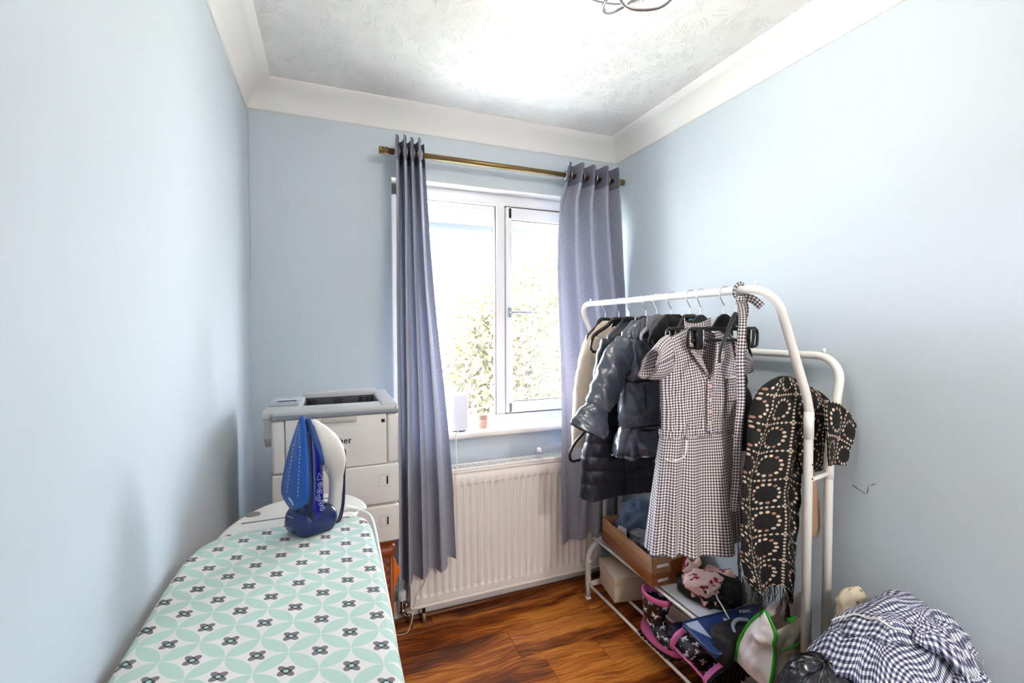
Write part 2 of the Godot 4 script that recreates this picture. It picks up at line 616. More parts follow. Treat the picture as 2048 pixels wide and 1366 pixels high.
func build_shell() -> void:
	# window wall, 0.28 thick, with its opening
	var st := S()
	slab(st, Vector3(-0.2, -0.2, -0.28), Vector3(WX0, H + 0.1, 0))
	slab(st, Vector3(WX1, -0.2, -0.28), Vector3(W + 0.2, H + 0.1, 0))
	slab(st, Vector3(WX0, -0.2, -0.28), Vector3(WX1, WY0, 0))
	slab(st, Vector3(WX0, WY1, -0.28), Vector3(WX1, H + 0.1, 0))
	struct("wall_window", st, M.wall)
	# white plastered reveal lining: head and two sides
	st = S()
	slab(st, Vector3(WX0, WY1 - 0.004, -0.28), Vector3(WX1, WY1, -0.001))
	slab(st, Vector3(WX0, WY0, -0.28), Vector3(WX0 + 0.004, WY1 - 0.004, -0.001))
	slab(st, Vector3(WX1 - 0.004, WY0, -0.28), Vector3(WX1, WY1 - 0.004, -0.001))
	struct("trim_1", st, M.paint)
	st = S(); slab(st, Vector3(-0.2, -0.2, 0), Vector3(0, H + 0.1, D + 1.7))
	var wl := struct("wall_left", st, M.wall)
	st = S(); slab(st, Vector3(W, -0.2, 0), Vector3(W + 0.2, H + 0.1, D + 1.7))
	var wr := struct("wall_right", st, M.wall)
	# unseen wall behind the camera, its doorway placed to let landing light in
	st = S()
	slab(st, Vector3(0, 0, D), Vector3(DOOR0, H, D + 0.1))
	slab(st, Vector3(DOOR1, 0, D), Vector3(W, H, D + 0.1))
	slab(st, Vector3(DOOR0, 2.03, D), Vector3(DOOR1, H, D + 0.1))
	struct("wall_behind", st, M.wall)
	st = S(); slab(st, Vector3(0, 0, D + 1.5), Vector3(W, H, D + 1.7))
	struct("unseen_landing_wall", st, M.paint)  # landing out of view, built round its unseen lamp
	st = S()
	for x in [DOOR0 - 0.03, DOOR1 + 0.03]: rbox(st, Vector3(x, 1.03, D - 0.008), Vector3(0.06, 2.06, 0.016))
	rbox(st, Vector3((DOOR0 + DOOR1) / 2, 2.06, D - 0.008), Vector3(DOOR1 - DOOR0 + 0.12, 0.06, 0.016))
	var d := struct("unseen_door_1", st, M.paint)  # frame of the unseen doorway that passes the landing light
	# the ceiling
	st = S()
	grid(st, 1, 1, func(u, v): return Vector3(u * W, H, v * (D + 1.5)), W, D + 1.5)
	slab(st, Vector3(-0.2, H + 0.001, -0.28), Vector3(W + 0.2, H + 0.15, D + 1.7))
	struct("ceiling", st, M.artex)
	# coving: plaster quarter hollow with a square nib at its upper edge
	var prof := [Vector2(0, 0.10), Vector2(0.006, 0.10), Vector2(0.008, 0.092), Vector2(0.018, 0.072), Vector2(0.034, 0.050), Vector2(0.052, 0.034), Vector2(0.072, 0.022), Vector2(0.088, 0.017), Vector2(0.090, 0.010), Vector2(0.103, 0.009), Vector2(0.103, 0)]
	var sides := [[Vector3(0, H, 0), Vector3(1, 0, 0), Vector3(0, 0, 1), W], [Vector3(0, H, D), Vector3(0, 0, -1), Vector3(1, 0, 0), D], [Vector3(W, H, 0), Vector3(0, 0, 1), Vector3(-1, 0, 0), D]]
	for q in 3:
		var s = sides[q]
		st = S()
		var np := prof.size() - 1
		grid(st, 24, np, func(u, v):
			var p: Vector2 = prof[roundi(v * np)]
			# mitred ends
			var along: float = lerpf(p.x, s[3] - p.x, u)
			return s[0] + s[1] * along + s[2] * p.x - Vector3(0, p.y, 0))
		struct("trim_%d" % (q + 2), st, M.paint)
	# skirting boards and the brown bead at their foot
	st = S(); rbox(st, Vector3(W / 2, 0.05, 0.007), Vector3(W, 0.10, 0.014))
	struct("baseboard_window", st, M.paint)
	st = S(); rbox(st, Vector3(0.007, 0.05, D / 2), Vector3(0.014, 0.10, D))
	struct("baseboard_left", st, M.paint)
	st = S(); rbox(st, Vector3(W - 0.007, 0.05, D / 2), Vector3(0.014, 0.10, D))
	struct("baseboard_right", st, M.paint)
	st = S()
	tube(st, [Vector3(0.014, 0.010, 0.024), Vector3(W - 0.014, 0.010, 0.024)], 0.011, 8)
	struct("trim_5", st, M.bead)
	# floor: laminate planks laid across the room
	st = S(); slab(st, Vector3(-0.2, -0.2, -0.28), Vector3(W + 0.2, -0.008, D))
	var fl := struct("floor", st, mat(Color(0.12, 0.07, 0.04), 0.9))
	st = S(); slab(st, Vector3(-0.2, -0.2, D), Vector3(W + 0.2, 0, D + 1.7))
	struct("unseen_landing_floor", st, M.carpet)  # floor of the unseen landing
	rng.seed = 21
	var pw := 0.178
	var z := 0.448 - 3 * pw
	var row := 0
	while z < D:
		var x = -1.3 + [0.75, 0.2, 1.05, 0.386, 0.62, 0.0, 0.9][row % 7] + 0.0
		if row == 3: x = 1.385 - 1.29
		while x < W:
			var x0 := maxf(x, 0.001)
			var x1 := minf(x + 1.29, W - 0.001)
			var z0 := maxf(z, 0.001)
			var z1 := minf(z + pw, D)
			if x1 - x0 > 0.02 and z1 - z0 > 0.01:
				st = S()
				var uo := rng.randf()
				var vo := rng.randf()
				var b := 0.0012
				var g := 0.0005
				var top := [Vector3(x0 + b, 0, z0 + b), Vector3(x1 - b, 0, z0 + b), Vector3(x1 - b, 0, z1 - b), Vector3(x0 + b, 0, z1 - b)]
				var low := [Vector3(x0 + g, -0.008, z0 + g), Vector3(x1 - g, -0.008, z0 + g), Vector3(x1 - g, -0.008, z1 - g), Vector3(x0 + g, -0.008, z1 - g)]
				var uv := func(p: Vector3) -> Vector2: return Vector2(uo + p.x, vo + p.z)
				st.set_smooth_group(-1)
				tri(st, top[0], top[2], top[1], uv.call(top[0]), uv.call(top[2]), uv.call(top[1]))
				tri(st, top[0], top[3], top[2], uv.call(top[0]), uv.call(top[3]), uv.call(top[2]))
				for i in 4:
					var k := (i + 1) % 4
					tri(st, low[i], top[i], top[k], uv.call(low[i]), uv.call(top[i]), uv.call(top[k]))
					tri(st, low[i], top[k], low[k], uv.call(low[i]), uv.call(top[k]), uv.call(low[k]))
				part("plank", st, M.wood, fl)
			x += 1.29
		z += pw
		row += 1
	# scuffs on the right wall, a hairline crack down the left corner
	var scuff := mat(Color(0.60, 0.61, 0.61), 0.8)
	for q in [[Vector3(W, 0.897, 1.270), Vector3(W, 0.883, 1.308)], [Vector3(W, 0.886, 1.311), Vector3(W, 0.916, 1.316)], [Vector3(W, 0.914, 1.322), Vector3(W, 0.925, 1.336)]]:
		st = S()
		tube(st, [q[0], q[1]], [0.002, 0.004, 0.0025], 6, 0.15, Vector3(1, 0, 0))
		part("scuff", st, scuff, wr)
	st = S()
	var crack := []
	for i in 26:
		crack.append(Vector3(0.006 + 0.006 * N.get_noise_2d(i * 40.0, 0), 2.29 - i * 0.028, 0.0))
	tube(st, crack, 0.0009, 4)
	part("crack", st, scuff, wl)

func build_window() -> void:
	var st := S()
	var zf := -0.105
	var t := 0.06
	var b := 0.885      # top of the inner sill
	# outer frame
	rbox(st, Vector3(WX0 + 0.030, (b + WY1) / 2, zf), Vector3(0.056, WY1 - b, t))
	rbox(st, Vector3(WX1 - 0.032, (b + WY1) / 2, zf), Vector3(0.056, WY1 - b, t))
	rbox(st, Vector3((WX0 + WX1) / 2, WY1 - 0.034, zf), Vector3(WX1 - WX0, 0.060, t))
	rbox(st, Vector3((WX0 + WX1) / 2, b + 0.022, zf), Vector3(WX1 - WX0, 0.048, t))
	var w := struct("window_1", st, M.upvc)
	part("mullion", box(Vector3(1.147, (b + WY1) / 2, zf + 0.002), Vector3(0.046, WY1 - b - 0.10, t), 0.004, 2), M.upvc, w)
	# opening sash on the right
	var x0 := 1.173
	var x1 := 1.714
	var y0 := 0.936
	var y1 := 2.022
	st = S()
	var zs := zf + 0.012
	rbox(st, Vector3(x0 + 0.018, (y0 + y1) / 2, zs), Vector3(0.036, y1 - y0, t), 0.006, 2)
	rbox(st, Vector3(x1 - 0.026, (y0 + y1) / 2, zs), Vector3(0.052, y1 - y0, t), 0.006, 2)
	rbox(st, Vector3((x0 + x1) / 2, y1 - 0.032, zs), Vector3(x1 - x0 - 0.02, 0.062, t), 0.006, 2)
	rbox(st, Vector3((x0 + x1) / 2, y0 + 0.030, zs), Vector3(x1 - x0 - 0.02, 0.058, t), 0.006, 2)
	part("sash", st, M.upvc, w)
	var panes := [[WX0 + 0.056, 1.125, 0.928, 2.030, zf], [x0 + 0.034, x1 - 0.050, y0 + 0.058, y1 - 0.060, zs]]
	for p in panes:
		st = S()
		slab(st, Vector3(p[0], p[2], p[4] - 0.010), Vector3(p[1], p[3], p[4] - 0.006))
		part("pane", st, M.glass, w)
		st = S()
		var g := 0.005
		for e in [[p[0], p[0] + g, p[2], p[3]], [p[1] - g, p[1], p[2], p[3]], [p[0], p[1], p[2], p[2] + g], [p[0], p[1], p[3] - g, p[3]]]:
			slab(st, Vector3(e[0], e[2], p[4] - 0.004), Vector3(e[1], e[3], p[4] + 0.018))
		part("gasket", st, M.gasket, w)
	# dark weather seal showing above and below the sash
	st = S()
	slab(st, Vector3(x0, y1, zs + 0.004), Vector3(x1, y1 + 0.005, zs + 0.02))
	slab(st, Vector3(x0, y0 - 0.005, zs + 0.004), Vector3(x1, y0, zs + 0.014))
	part("seal", st, mat(Color(0.22, 0.12, 0.09), 0.7), w)
	# handle: round-ended base and lever lying level
	st = S()
	rbox(st, Vector3(x0 + 0.018, 1.470, zs + 0.036), Vector3(0.022, 0.05, 0.012), 0.005, 2)
	tube(st, spline([Vector3(x0 + 0.018, 1.470, zs + 0.04), Vector3(x0 + 0.020, 1.470, zs + 0.062), Vector3(x0 + 0.05, 1.470, zs + 0.068), Vector3(x0 + 0.138, 1.469, zs + 0.068)], 5), 0.008, 8)
	part("window_handle", st, mat(Color(0.62, 0.62, 0.66), 0.35, 0.6), w)
	# window board with a rounded nose
	st = S()
	slab(st, Vector3(WX0, WY0, -0.08), Vector3(WX1, 0.881, 0.0))
	rbox(st, Vector3((0.545 + 1.80) / 2, (WY0 + 0.881) / 2, 0.019), Vector3(1.80 - 0.545, 0.036, 0.046), 0.015, 4)
	struct("window_sill", st, M.paint)

func build_outside() -> void:
	# boarded soffit, fascia and gutter of the roof above the window
	var ev := thing("roof_eave", "white boarded soffit and fascia of the roof outside above the window", "eave", Vector3(1.2, 2.11, -0.6))
	for i in 6:
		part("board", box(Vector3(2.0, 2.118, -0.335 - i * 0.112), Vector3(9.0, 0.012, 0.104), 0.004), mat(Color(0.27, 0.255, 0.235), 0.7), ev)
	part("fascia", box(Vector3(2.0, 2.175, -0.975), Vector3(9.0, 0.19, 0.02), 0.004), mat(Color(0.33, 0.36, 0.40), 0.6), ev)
	var st := S()
	tube(st, [Vector3(-2.5, 2.20, -1.03), Vector3(6.5, 2.20, -1.03)], 0.055, 12)
	part("gutter", st, M.paint, ev)
	st = S(); slab(st, Vector3(-2.6, 2.42, -1.0), Vector3(6.6, 2.50, D + 2.2))
	part("roof_deck", st, M.brick, ev)
	st = S()
	slab(st, Vector3(-40, -3.2, -60), Vector3(60, -3.0, 20))
	struct("unseen_ground", st, M.bounce_ground)  # mostly out of view, pale to bounce light onto the ceiling
	tree("garden_tree", "pale yellow green leafy tree filling the lower part of the window", Vector3(4.5, -3.0, -8.6), [Vector3(3.95, 0.35, -8.0), Vector3(4.9, 1.5, -8.2), Vector3(4.0, -1.4, -7.8), Vector3(5.2, -0.6, -7.8), Vector3(5.6, 2.3, -8.6), Vector3(3.75, 1.25, -8.0), Vector3(3.4, -0.3, -8.0), Vector3(3.3, -1.7, -7.8)], [1.35, 1.6, 1.5, 1.6, 1.6, 1.2, 1.25, 1.3], 15000, M.leaf, 31)
	tree("garden_tree", "greyer green leafy tree behind the opening right hand casement", Vector3(8.0, -3.0, -10.5), [Vector3(7.3, 2.6, -10.5), Vector3(8.2, 0.8, -10.0), Vector3(6.9, 0.2, -10.4), Vector3(8.6, 3.4, -11.0), Vector3(7.6, -1.6, -10.0)], [2.0, 2.0, 1.8, 1.9, 2.0], 12000, M.leaf2, 32)

func tree(called: String, label: String, foot: Vector3, blobs: Array, radii: Array, count: int, m: Material, seed_: int) -> void:
	var t := thing(called, label, "tree", foot, "")
	var st := S()
	tube(st, spline([foot, foot + Vector3(0.1, 1.5, 0.1), foot.lerp(blobs[1], 0.8)], 6), [0.22, 0.16, 0.07], 10)
	for b in blobs:
		tube(st, spline([foot + Vector3(0.08, 1.2, 0.06), foot.lerp(b, 0.6) + Vector3(0, 0.2, 0), b], 5), [0.11, 0.07, 0.02], 8)
	part("trunk", st, M.bark, t)
	rng.seed = seed_
	var mm := MultiMesh.new()
	mm.transform_format = MultiMesh.TRANSFORM_3D
	var leaf := S()
	var o := [Vector3(0, 0, 0), Vector3(0.35, 0.06, 0.3), Vector3(0, 0, 1.0), Vector3(-0.35, 0.06, 0.3)]
	tri(leaf, o[0], o[1], o[2]); tri(leaf, o[0], o[2], o[3])
	mm.mesh = done(leaf)
	mm.instance_count = count
	for i in count:
		var k := rng.randi() % blobs.size()
		var v := Vector3(rng.randfn(), rng.randfn(), rng.randfn()).normalized()
		var r: float = radii[k] * pow(rng.randf(), 0.45)
		r *= 1.0 + 0.35 * N.get_noise_3d(v.x * 60 + k * 90, v.y * 60, v.z * 60)
		var bas := Basis.from_euler(Vector3(rng.randf_range(-1.2, 1.2), rng.randf() * TAU, rng.randf_range(-0.8, 0.8))).scaled(Vector3.ONE * rng.randf_range(0.11, 0.2))
		mm.set_instance_transform(i, Transform3D(bas, blobs[k] + v * r - foot))
	var mi := MultiMeshInstance3D.new()
	mi.multimesh = mm
	mi.material_override = m
	mi.name = "foliage"
	mi.set_meta("kind", "stuff")
	t.add_child(mi, true)

func build_ceiling_lamp() -> void:
	var c := Vector3(0.97, H, 1.30)
	var t := thing("ceiling_lamp", "ceiling light of looping brushed metal arms cut by the top edge", "ceiling light", c)
	var st := S()
	lathe(st, [[0.0, 0.0], [0.055, 0.0], [0.055, -0.012], [0.03, -0.028], [0.012, -0.034], [0.0, -0.034]], c)
	part("ceiling_plate", st, M.steel, t)
	st = S()
	tube(st, [c + Vector3(0, -0.03, 0), c + Vector3(0, -0.13, 0)], 0.006, 10)
	part("stem", st, M.steel, t)
	var warm := mat(Color(1, 0.95, 0.88), 0.4)
	warm.emission_enabled = true
	warm.emission = Color(1.0, 0.93, 0.84)
	warm.emission_energy_multiplier = 2.0
	for k in 3:
		var w := TAU * k / 3 + 0.15
		var d := Vector3(cos(w), 0, sin(w))
		var e := Vector3(-sin(w), 0, cos(w))
		var s0 := c + Vector3(0, -0.13, 0)
		st = S()
		tube(st, spline([s0, s0 + d * 0.03 - e * 0.04 + Vector3(0, -0.075, 0), s0 - d * 0.02 - e * 0.085 + Vector3(0, -0.105, 0), s0 - d * 0.06 - e * 0.05 + Vector3(0, -0.118, 0), s0 - d * 0.04 + e * 0.03 + Vector3(0, -0.11, 0), s0 + d * 0.06 + e * 0.05 + Vector3(0, -0.085, 0), s0 + d * 0.14 + e * 0.01 + Vector3(0, -0.05, 0), s0 + d * 0.15 + Vector3(0, 0.0, 0)], 8), 0.0042, 8)
		part("arm", st, M.steel, t)
		var bp := s0 + d * 0.15 + Vector3(0, 0.045, 0)
		st = S()
		lathe(st, [[0.0, -0.045], [0.014, -0.045], [0.014, -0.02], [0.02, -0.008], [0.028, 0.012], [0.026, 0.03], [0.014, 0.042], [0.0, 0.045]], bp, 16)
		part("unseen_bulb", st, warm, t)  # bulbs out of view, lit to brighten the ceiling and walls
		var l := OmniLight3D.new()
		l.light_energy = LAMP
		l.light_color = Color(1.0, 0.95, 0.88)
		l.light_size = 0.03
		l.omni_range = 8
		l.omni_attenuation = 2
		l.shadow_enabled = true
		l.position = bp + Vector3(0, 0.012, 0) - c
		l.name = "unseen_bulb_light"
		t.add_child(l, true)
	# out of view: landing globe placed to light the near walls and front faces
	var h := Vector3(1.0, H - 0.16, D + 0.8)
	t = thing("unseen_landing_lamp", "unseen globe lamp behind the viewer, lighting the room through the doorway", "ceiling light", h)
	st = S()
	lathe(st, [[0.0, -0.10], [0.05, -0.087], [0.087, -0.05], [0.10, 0.0], [0.087, 0.05], [0.05, 0.087], [0.0, 0.10]], h, 20)
	part("globe", st, warm, t)
	st = S()
	lathe(st, [[0.0, 0.16], [0.06, 0.16], [0.06, 0.13], [0.045, 0.08], [0.0, 0.08]], h, 20)
	part("cap", st, M.steel, t)
	var l2 := OmniLight3D.new()
	l2.light_energy = UNSEEN_LANDING
	l2.light_color = Color(1.0, 0.97, 0.93)
	l2.light_size = 0.09
	l2.omni_range = 8
	l2.omni_attenuation = 2
	l2.shadow_enabled = true
	l2.name = "unseen_globe_light"
	t.add_child(l2, true)
const LAMP := 0.075  # strength of the out-of-view bulbs
const UNSEEN_LANDING := 1.7  # strength of the out-of-view landing globe

# ------------------------------------------------------------------ under and beside the window
func build_radiator() -> void:
	var x0 := 0.632
	var x1 := 1.640
	var y0 := 0.107
	var y1 := 0.705
	var t := thing("radiator", "white ribbed panel radiator under the window with a slotted top grille", "radiator", Vector3((x0 + x1) / 2, 0, 0.09))
	var st := S()
	# pressed front: wide shallow channels with rounded ridges between them
	var pitch := 0.0345
	var nn := int((x1 - x0 - 0.03) / pitch)
	var px0 := x0 + 0.016
	var zz := func(x: float, y: float) -> float:
		var q := fposmod((x - px0) / pitch, 1.0)
		var c := smoothstep(0.12, 0.30, q) * (1.0 - smoothstep(0.70, 0.88, q))
		if x < px0 or x > px0 + nn * pitch: c = 0.0
		var e := smoothstep(0.150, 0.166, y) * (1.0 - smoothstep(0.640, 0.656, y))
		return 0.121 - 0.0075 * c * e
	var ys := [y0, y0 + 0.006, y0 + 0.02, 0.150, 0.155, 0.160, 0.166, 0.30, 0.5, 0.640, 0.645, 0.650, 0.656, y1 - 0.006, y1]
	var ny := ys.size() - 1
	grid(st, nn * 10 + 10, ny, func(u, v):
		var x := lerpf(x0, x1, u)
		var j := roundi(v * ny)
		var y: float = ys[j]
		var z: float = zz.call(x, y)
		if j == 0 or j == ny: z -= 0.006
		return Vector3(x, y, z))
	part("front_panel", st, M.enamel, t)
	part("bottom_roll", box(Vector3((x0 + x1) / 2, y0 + 0.006, 0.118), Vector3(x1 - x0, 0.013, 0.016), 0.005, 2), M.enamel, t)
	st = S()
	slab(st, Vector3(x0 + 0.001, y0 + 0.004, 0.040), Vector3(x1 - 0.001, y1 - 0.002, 0.052))
	slab(st, Vector3(x0 + 0.001, y0 + 0.006, 0.100), Vector3(x1 - 0.001, y1 - 0.01, 0.112))
	for i in 40:
		var x := x0 + 0.03 + i * 0.024
		slab(st, Vector3(x, y0 + 0.05, 0.054), Vector3(x + 0.001, y1 - 0.05, 0.100))
	part("back_panel", st, M.enamel, t)
	for x in [x0, x1]:
		part("side_panel", box(Vector3(x + (0.002 if x == x0 else -0.002), (y0 + y1) / 2 + 0.012, 0.080), Vector3(0.006, y1 - y0 + 0.005, 0.080), 0.002), M.enamel, t)
	# top grille: two rails and a row of bars over dark gaps
	st = S()
	rbox(st, Vector3((x0 + x1) / 2, 0.722, 0.116), Vector3(x1 - x0, 0.014, 0.010), 0.003)
	rbox(st, Vector3((x0 + x1) / 2, 0.722, 0.044), Vector3(x1 - x0, 0.014, 0.010), 0.003)
	rbox(st, Vector3((x0 + x1) / 2, 0.711, 0.119), Vector3(x1 - x0, 0.012, 0.006), 0.002)
	for i in 84:
		slab(st, Vector3(x0 + 0.004 + i * 0.012, 0.716, 0.046), Vector3(x0 + 0.010 + i * 0.012, 0.727, 0.114))
	part("top_grille", st, M.enamel, t)
	# wheelhead valve with its elbow, and the tail into the floor
	st = S()
	lathe(st, [[0.0, 0.0], [0.014, 0.0], [0.0165, 0.004], [0.0175, 0.030], [0.016, 0.040], [0.012, 0.043], [0.0, 0.041]], Vector3(0.598, 0.148, 0.092), 20)
	part("valve_cap", st, M.white_plastic, t)
	st = S()
	tube(st, spline([Vector3(0.598, 0.150, 0.092), Vector3(0.598, 0.118, 0.092), Vector3(0.600, 0.090, 0.092), Vector3(0.612, 0.076, 0.092)], 5), 0.011, 12)
	tube(st, [Vector3(0.598, 0.122, 0.092), Vector3(0.636, 0.122, 0.092)], 0.011, 12)
	lathe(st, [[0.0, -0.009], [0.016, -0.009], [0.016, 0.009], [0.0, 0.009]], Vector3(0.614, 0.122, 0.092), 6, Basis(Vector3(0, 0, 1), PI / 2))
	lathe(st, [[0.0, -0.01], [0.015, -0.01], [0.015, 0.01], [0.0, 0.01]], Vector3(0.598, 0.098, 0.092), 6)
	tube(st, spline([Vector3(0.612, 0.076, 0.092), Vector3(0.624, 0.066, 0.09), Vector3(0.634, 0.060, 0.086), Vector3(0.64, 0.0, 0.08)], 5), 0.0075, 10)
	part("valve_body", st, M.chrome, t)
	st = S()
	tube(st, [Vector3(0.696, 0.115, 0.085), Vector3(0.696, 0.06, 0.088)], 0.008, 10)
	part("drain_neck", st, M.black, t)
	st = S()
	tube(st, [Vector3(0.696, 0.064, 0.088), Vector3(0.699, 0.020, 0.096)], [0.010, 0.0085], 10)
	part("drain_plug", st, mat(Color(0.66, 0.58, 0.42), 0.35, 0.6), t)

func build_curtains() -> void:
	var z := 0.088
	var y := 2.171
	var t := thing("curtain_pole", "antique brass curtain pole with ribbed ends above the window", "curtain pole", Vector3(1.16, y, z))
	var st := S()
	tube(st, [Vector3(0.56, y, z), Vector3(1.76, y, z)], 0.0125, 16)
	part("pole", st, M.brass, t)
	for e in [[0.520, 1.0], [1.798, -1.0]]:
		st = S()
		var b := Basis(Vector3(0, 0, 1), -PI / 2 * e[1])
		lathe(st, [[0.0, 0.0], [0.014, 0.0], [0.0165, 0.002], [0.0165, 0.008], [0.0135, 0.010], [0.0135, 0.012], [0.0165, 0.014], [0.0165, 0.021], [0.0135, 0.023], [0.0135, 0.025], [0.0165, 0.027], [0.0165, 0.034], [0.014, 0.036], [0.0145, 0.060], [0.0, 0.060]], Vector3(e[0], y, z), 20, b)
		part("finial", st, M.brass, t)
		st = S()
		var bx: float = e[0] + 0.125 * e[1]
		tube(st, [Vector3(bx, y - 0.014, 0.002), Vector3(bx, y - 0.014, z)], 0.006, 8)
		lathe(st, [[0.0, 0.0], [0.02, 0.0], [0.02, 0.005], [0.0, 0.006]], Vector3(bx, y - 0.014, 0.0), 14, Basis(Vector3(1, 0, 0), PI / 2))
		part("bracket", st, M.brass, t)
	# edges of the cloth by height
	curtain("left grey blue eyelet curtain, gathered tight beside the printer",
		[[0.27, 0.566], [0.71, 0.570], [1.30, 0.574], [1.96, 0.585], [2.23, 0.584]],
		[[0.27, 0.826], [0.33, 0.825], [0.71, 0.811], [1.06, 0.783], [1.52, 0.750], [1.96, 0.724], [2.23, 0.712]], 4, 0.275, 0.06, 0.0, true)
	curtain("right grey blue eyelet curtain, hanging behind the clothes rail",
		[[0.27, 1.388], [1.02, 1.383], [1.78, 1.380], [2.03, 1.394], [2.12, 1.425], [2.23, 1.450]],
		[[0.27, 1.72], [1.0, 1.770], [1.59, 1.776], [2.06, 1.748], [2.23, 1.735]], 4, 0.29, 0.05, 0.5, false)

func curtain(label: String, lefts: Array, rights: Array, folds: int, hem: float, lift: float, phase: float, leftward: bool) -> void:
	var cx: float = (lefts[0][1] + rights[0][1]) / 2
	var t := thing("curtain", label, "curtain", Vector3(cx, hem, 0.13), "pair of grey blue curtains")
	var top := 2.232
	var shape := func(u: float, y: float) -> Vector3:
		var w := TAU * (folds * u + phase * 0.0) + PI * phase
		var sag := 0.10 * N.get_noise_2d(u * 60 + phase * 333, y * 22) * smoothstep(2.2, 1.2, y)
		var s := sin(w + sag * 9.0)
		s = signf(s) * pow(absf(s), 0.75)
		var amp := lerpf(0.048, 0.044, smoothstep(2.2, 1.0, y)) * (1.0 + 0.5 * N.get_noise_1d(u * 90 + phase * 100))
		var zc := lerpf(0.088, 0.180, smoothstep(1.85, 0.9, y))
		var down := smoothstep(2.15, 0.6, y)
		if not leftward:
			zc = lerpf(0.088, 0.147, smoothstep(1.75, 0.85, y))
			amp *= lerpf(1.0, 0.42, smoothstep(1.5, 0.6, y))
		var uw := pow(u, 1.0 + 0.45 * down) if leftward else 1.0 - pow(1.0 - u, 1.0 + 0.45 * down)
		var x := lerpf(key(lefts, y), key(rights, y), uw) + 0.006 * cos(w * 2) + 0.010 * sag
		return Vector3(x, y, zc + s * amp)
	var hem_y := func(u: float) -> float: return hem + lift * (u * u if leftward else u) + 0.006 * sin(u * 23.0)
	var st := S()
	var split := top - 0.108
	grid(st, folds * 22, 46, func(u, v):
		var y := lerpf(hem_y.call(u), split, v)
		return shape.call(u, y), folds * 0.22, 2.0)
	part("curtain_cloth", st, M.curtain, t)
	# turned hem
	st = S()
	grid(st, folds * 22, 2, func(u, v):
		var y := lerpf(hem_y.call(u), hem_y.call(u) + 0.055, v)
		return shape.call(u, y) + Vector3(0, 0, 0.0018 + 0.001 * sin(v * PI)), folds * 0.22, 0.06)
	part("hem", st, M.curtain, t)
	st = S()
	grid(st, folds * 22, 6, func(u, v):
		var q: Vector3 = shape.call(u, lerpf(split, top, v))
		q.y -= 0.012 * v * maxf(0, sin(TAU * folds * u + 1.0)) * 0.5
		return q, folds * 0.22, 0.11)
	part("heading_band", st, M.band, t, "darker plain band at the top of the curtain")
	for k in folds * 2:
		var u := (k + 0.001) / (folds * 2.0)
		if k == 0: u = 0.02
		var c: Vector3 = shape.call(u, 2.171)
		st = S()
		var ring := []
		for i in 20:
			var w := TAU * i / 20
			ring.append(Vector3(c.x, 2.171 + cos(w) * 0.021, 0.088 + sin(w) * 0.021))
		tube(st, ring, 0.0036, 6, 1.0, Vector3.RIGHT, true)
		part("eyelet", st, M.steel, t)

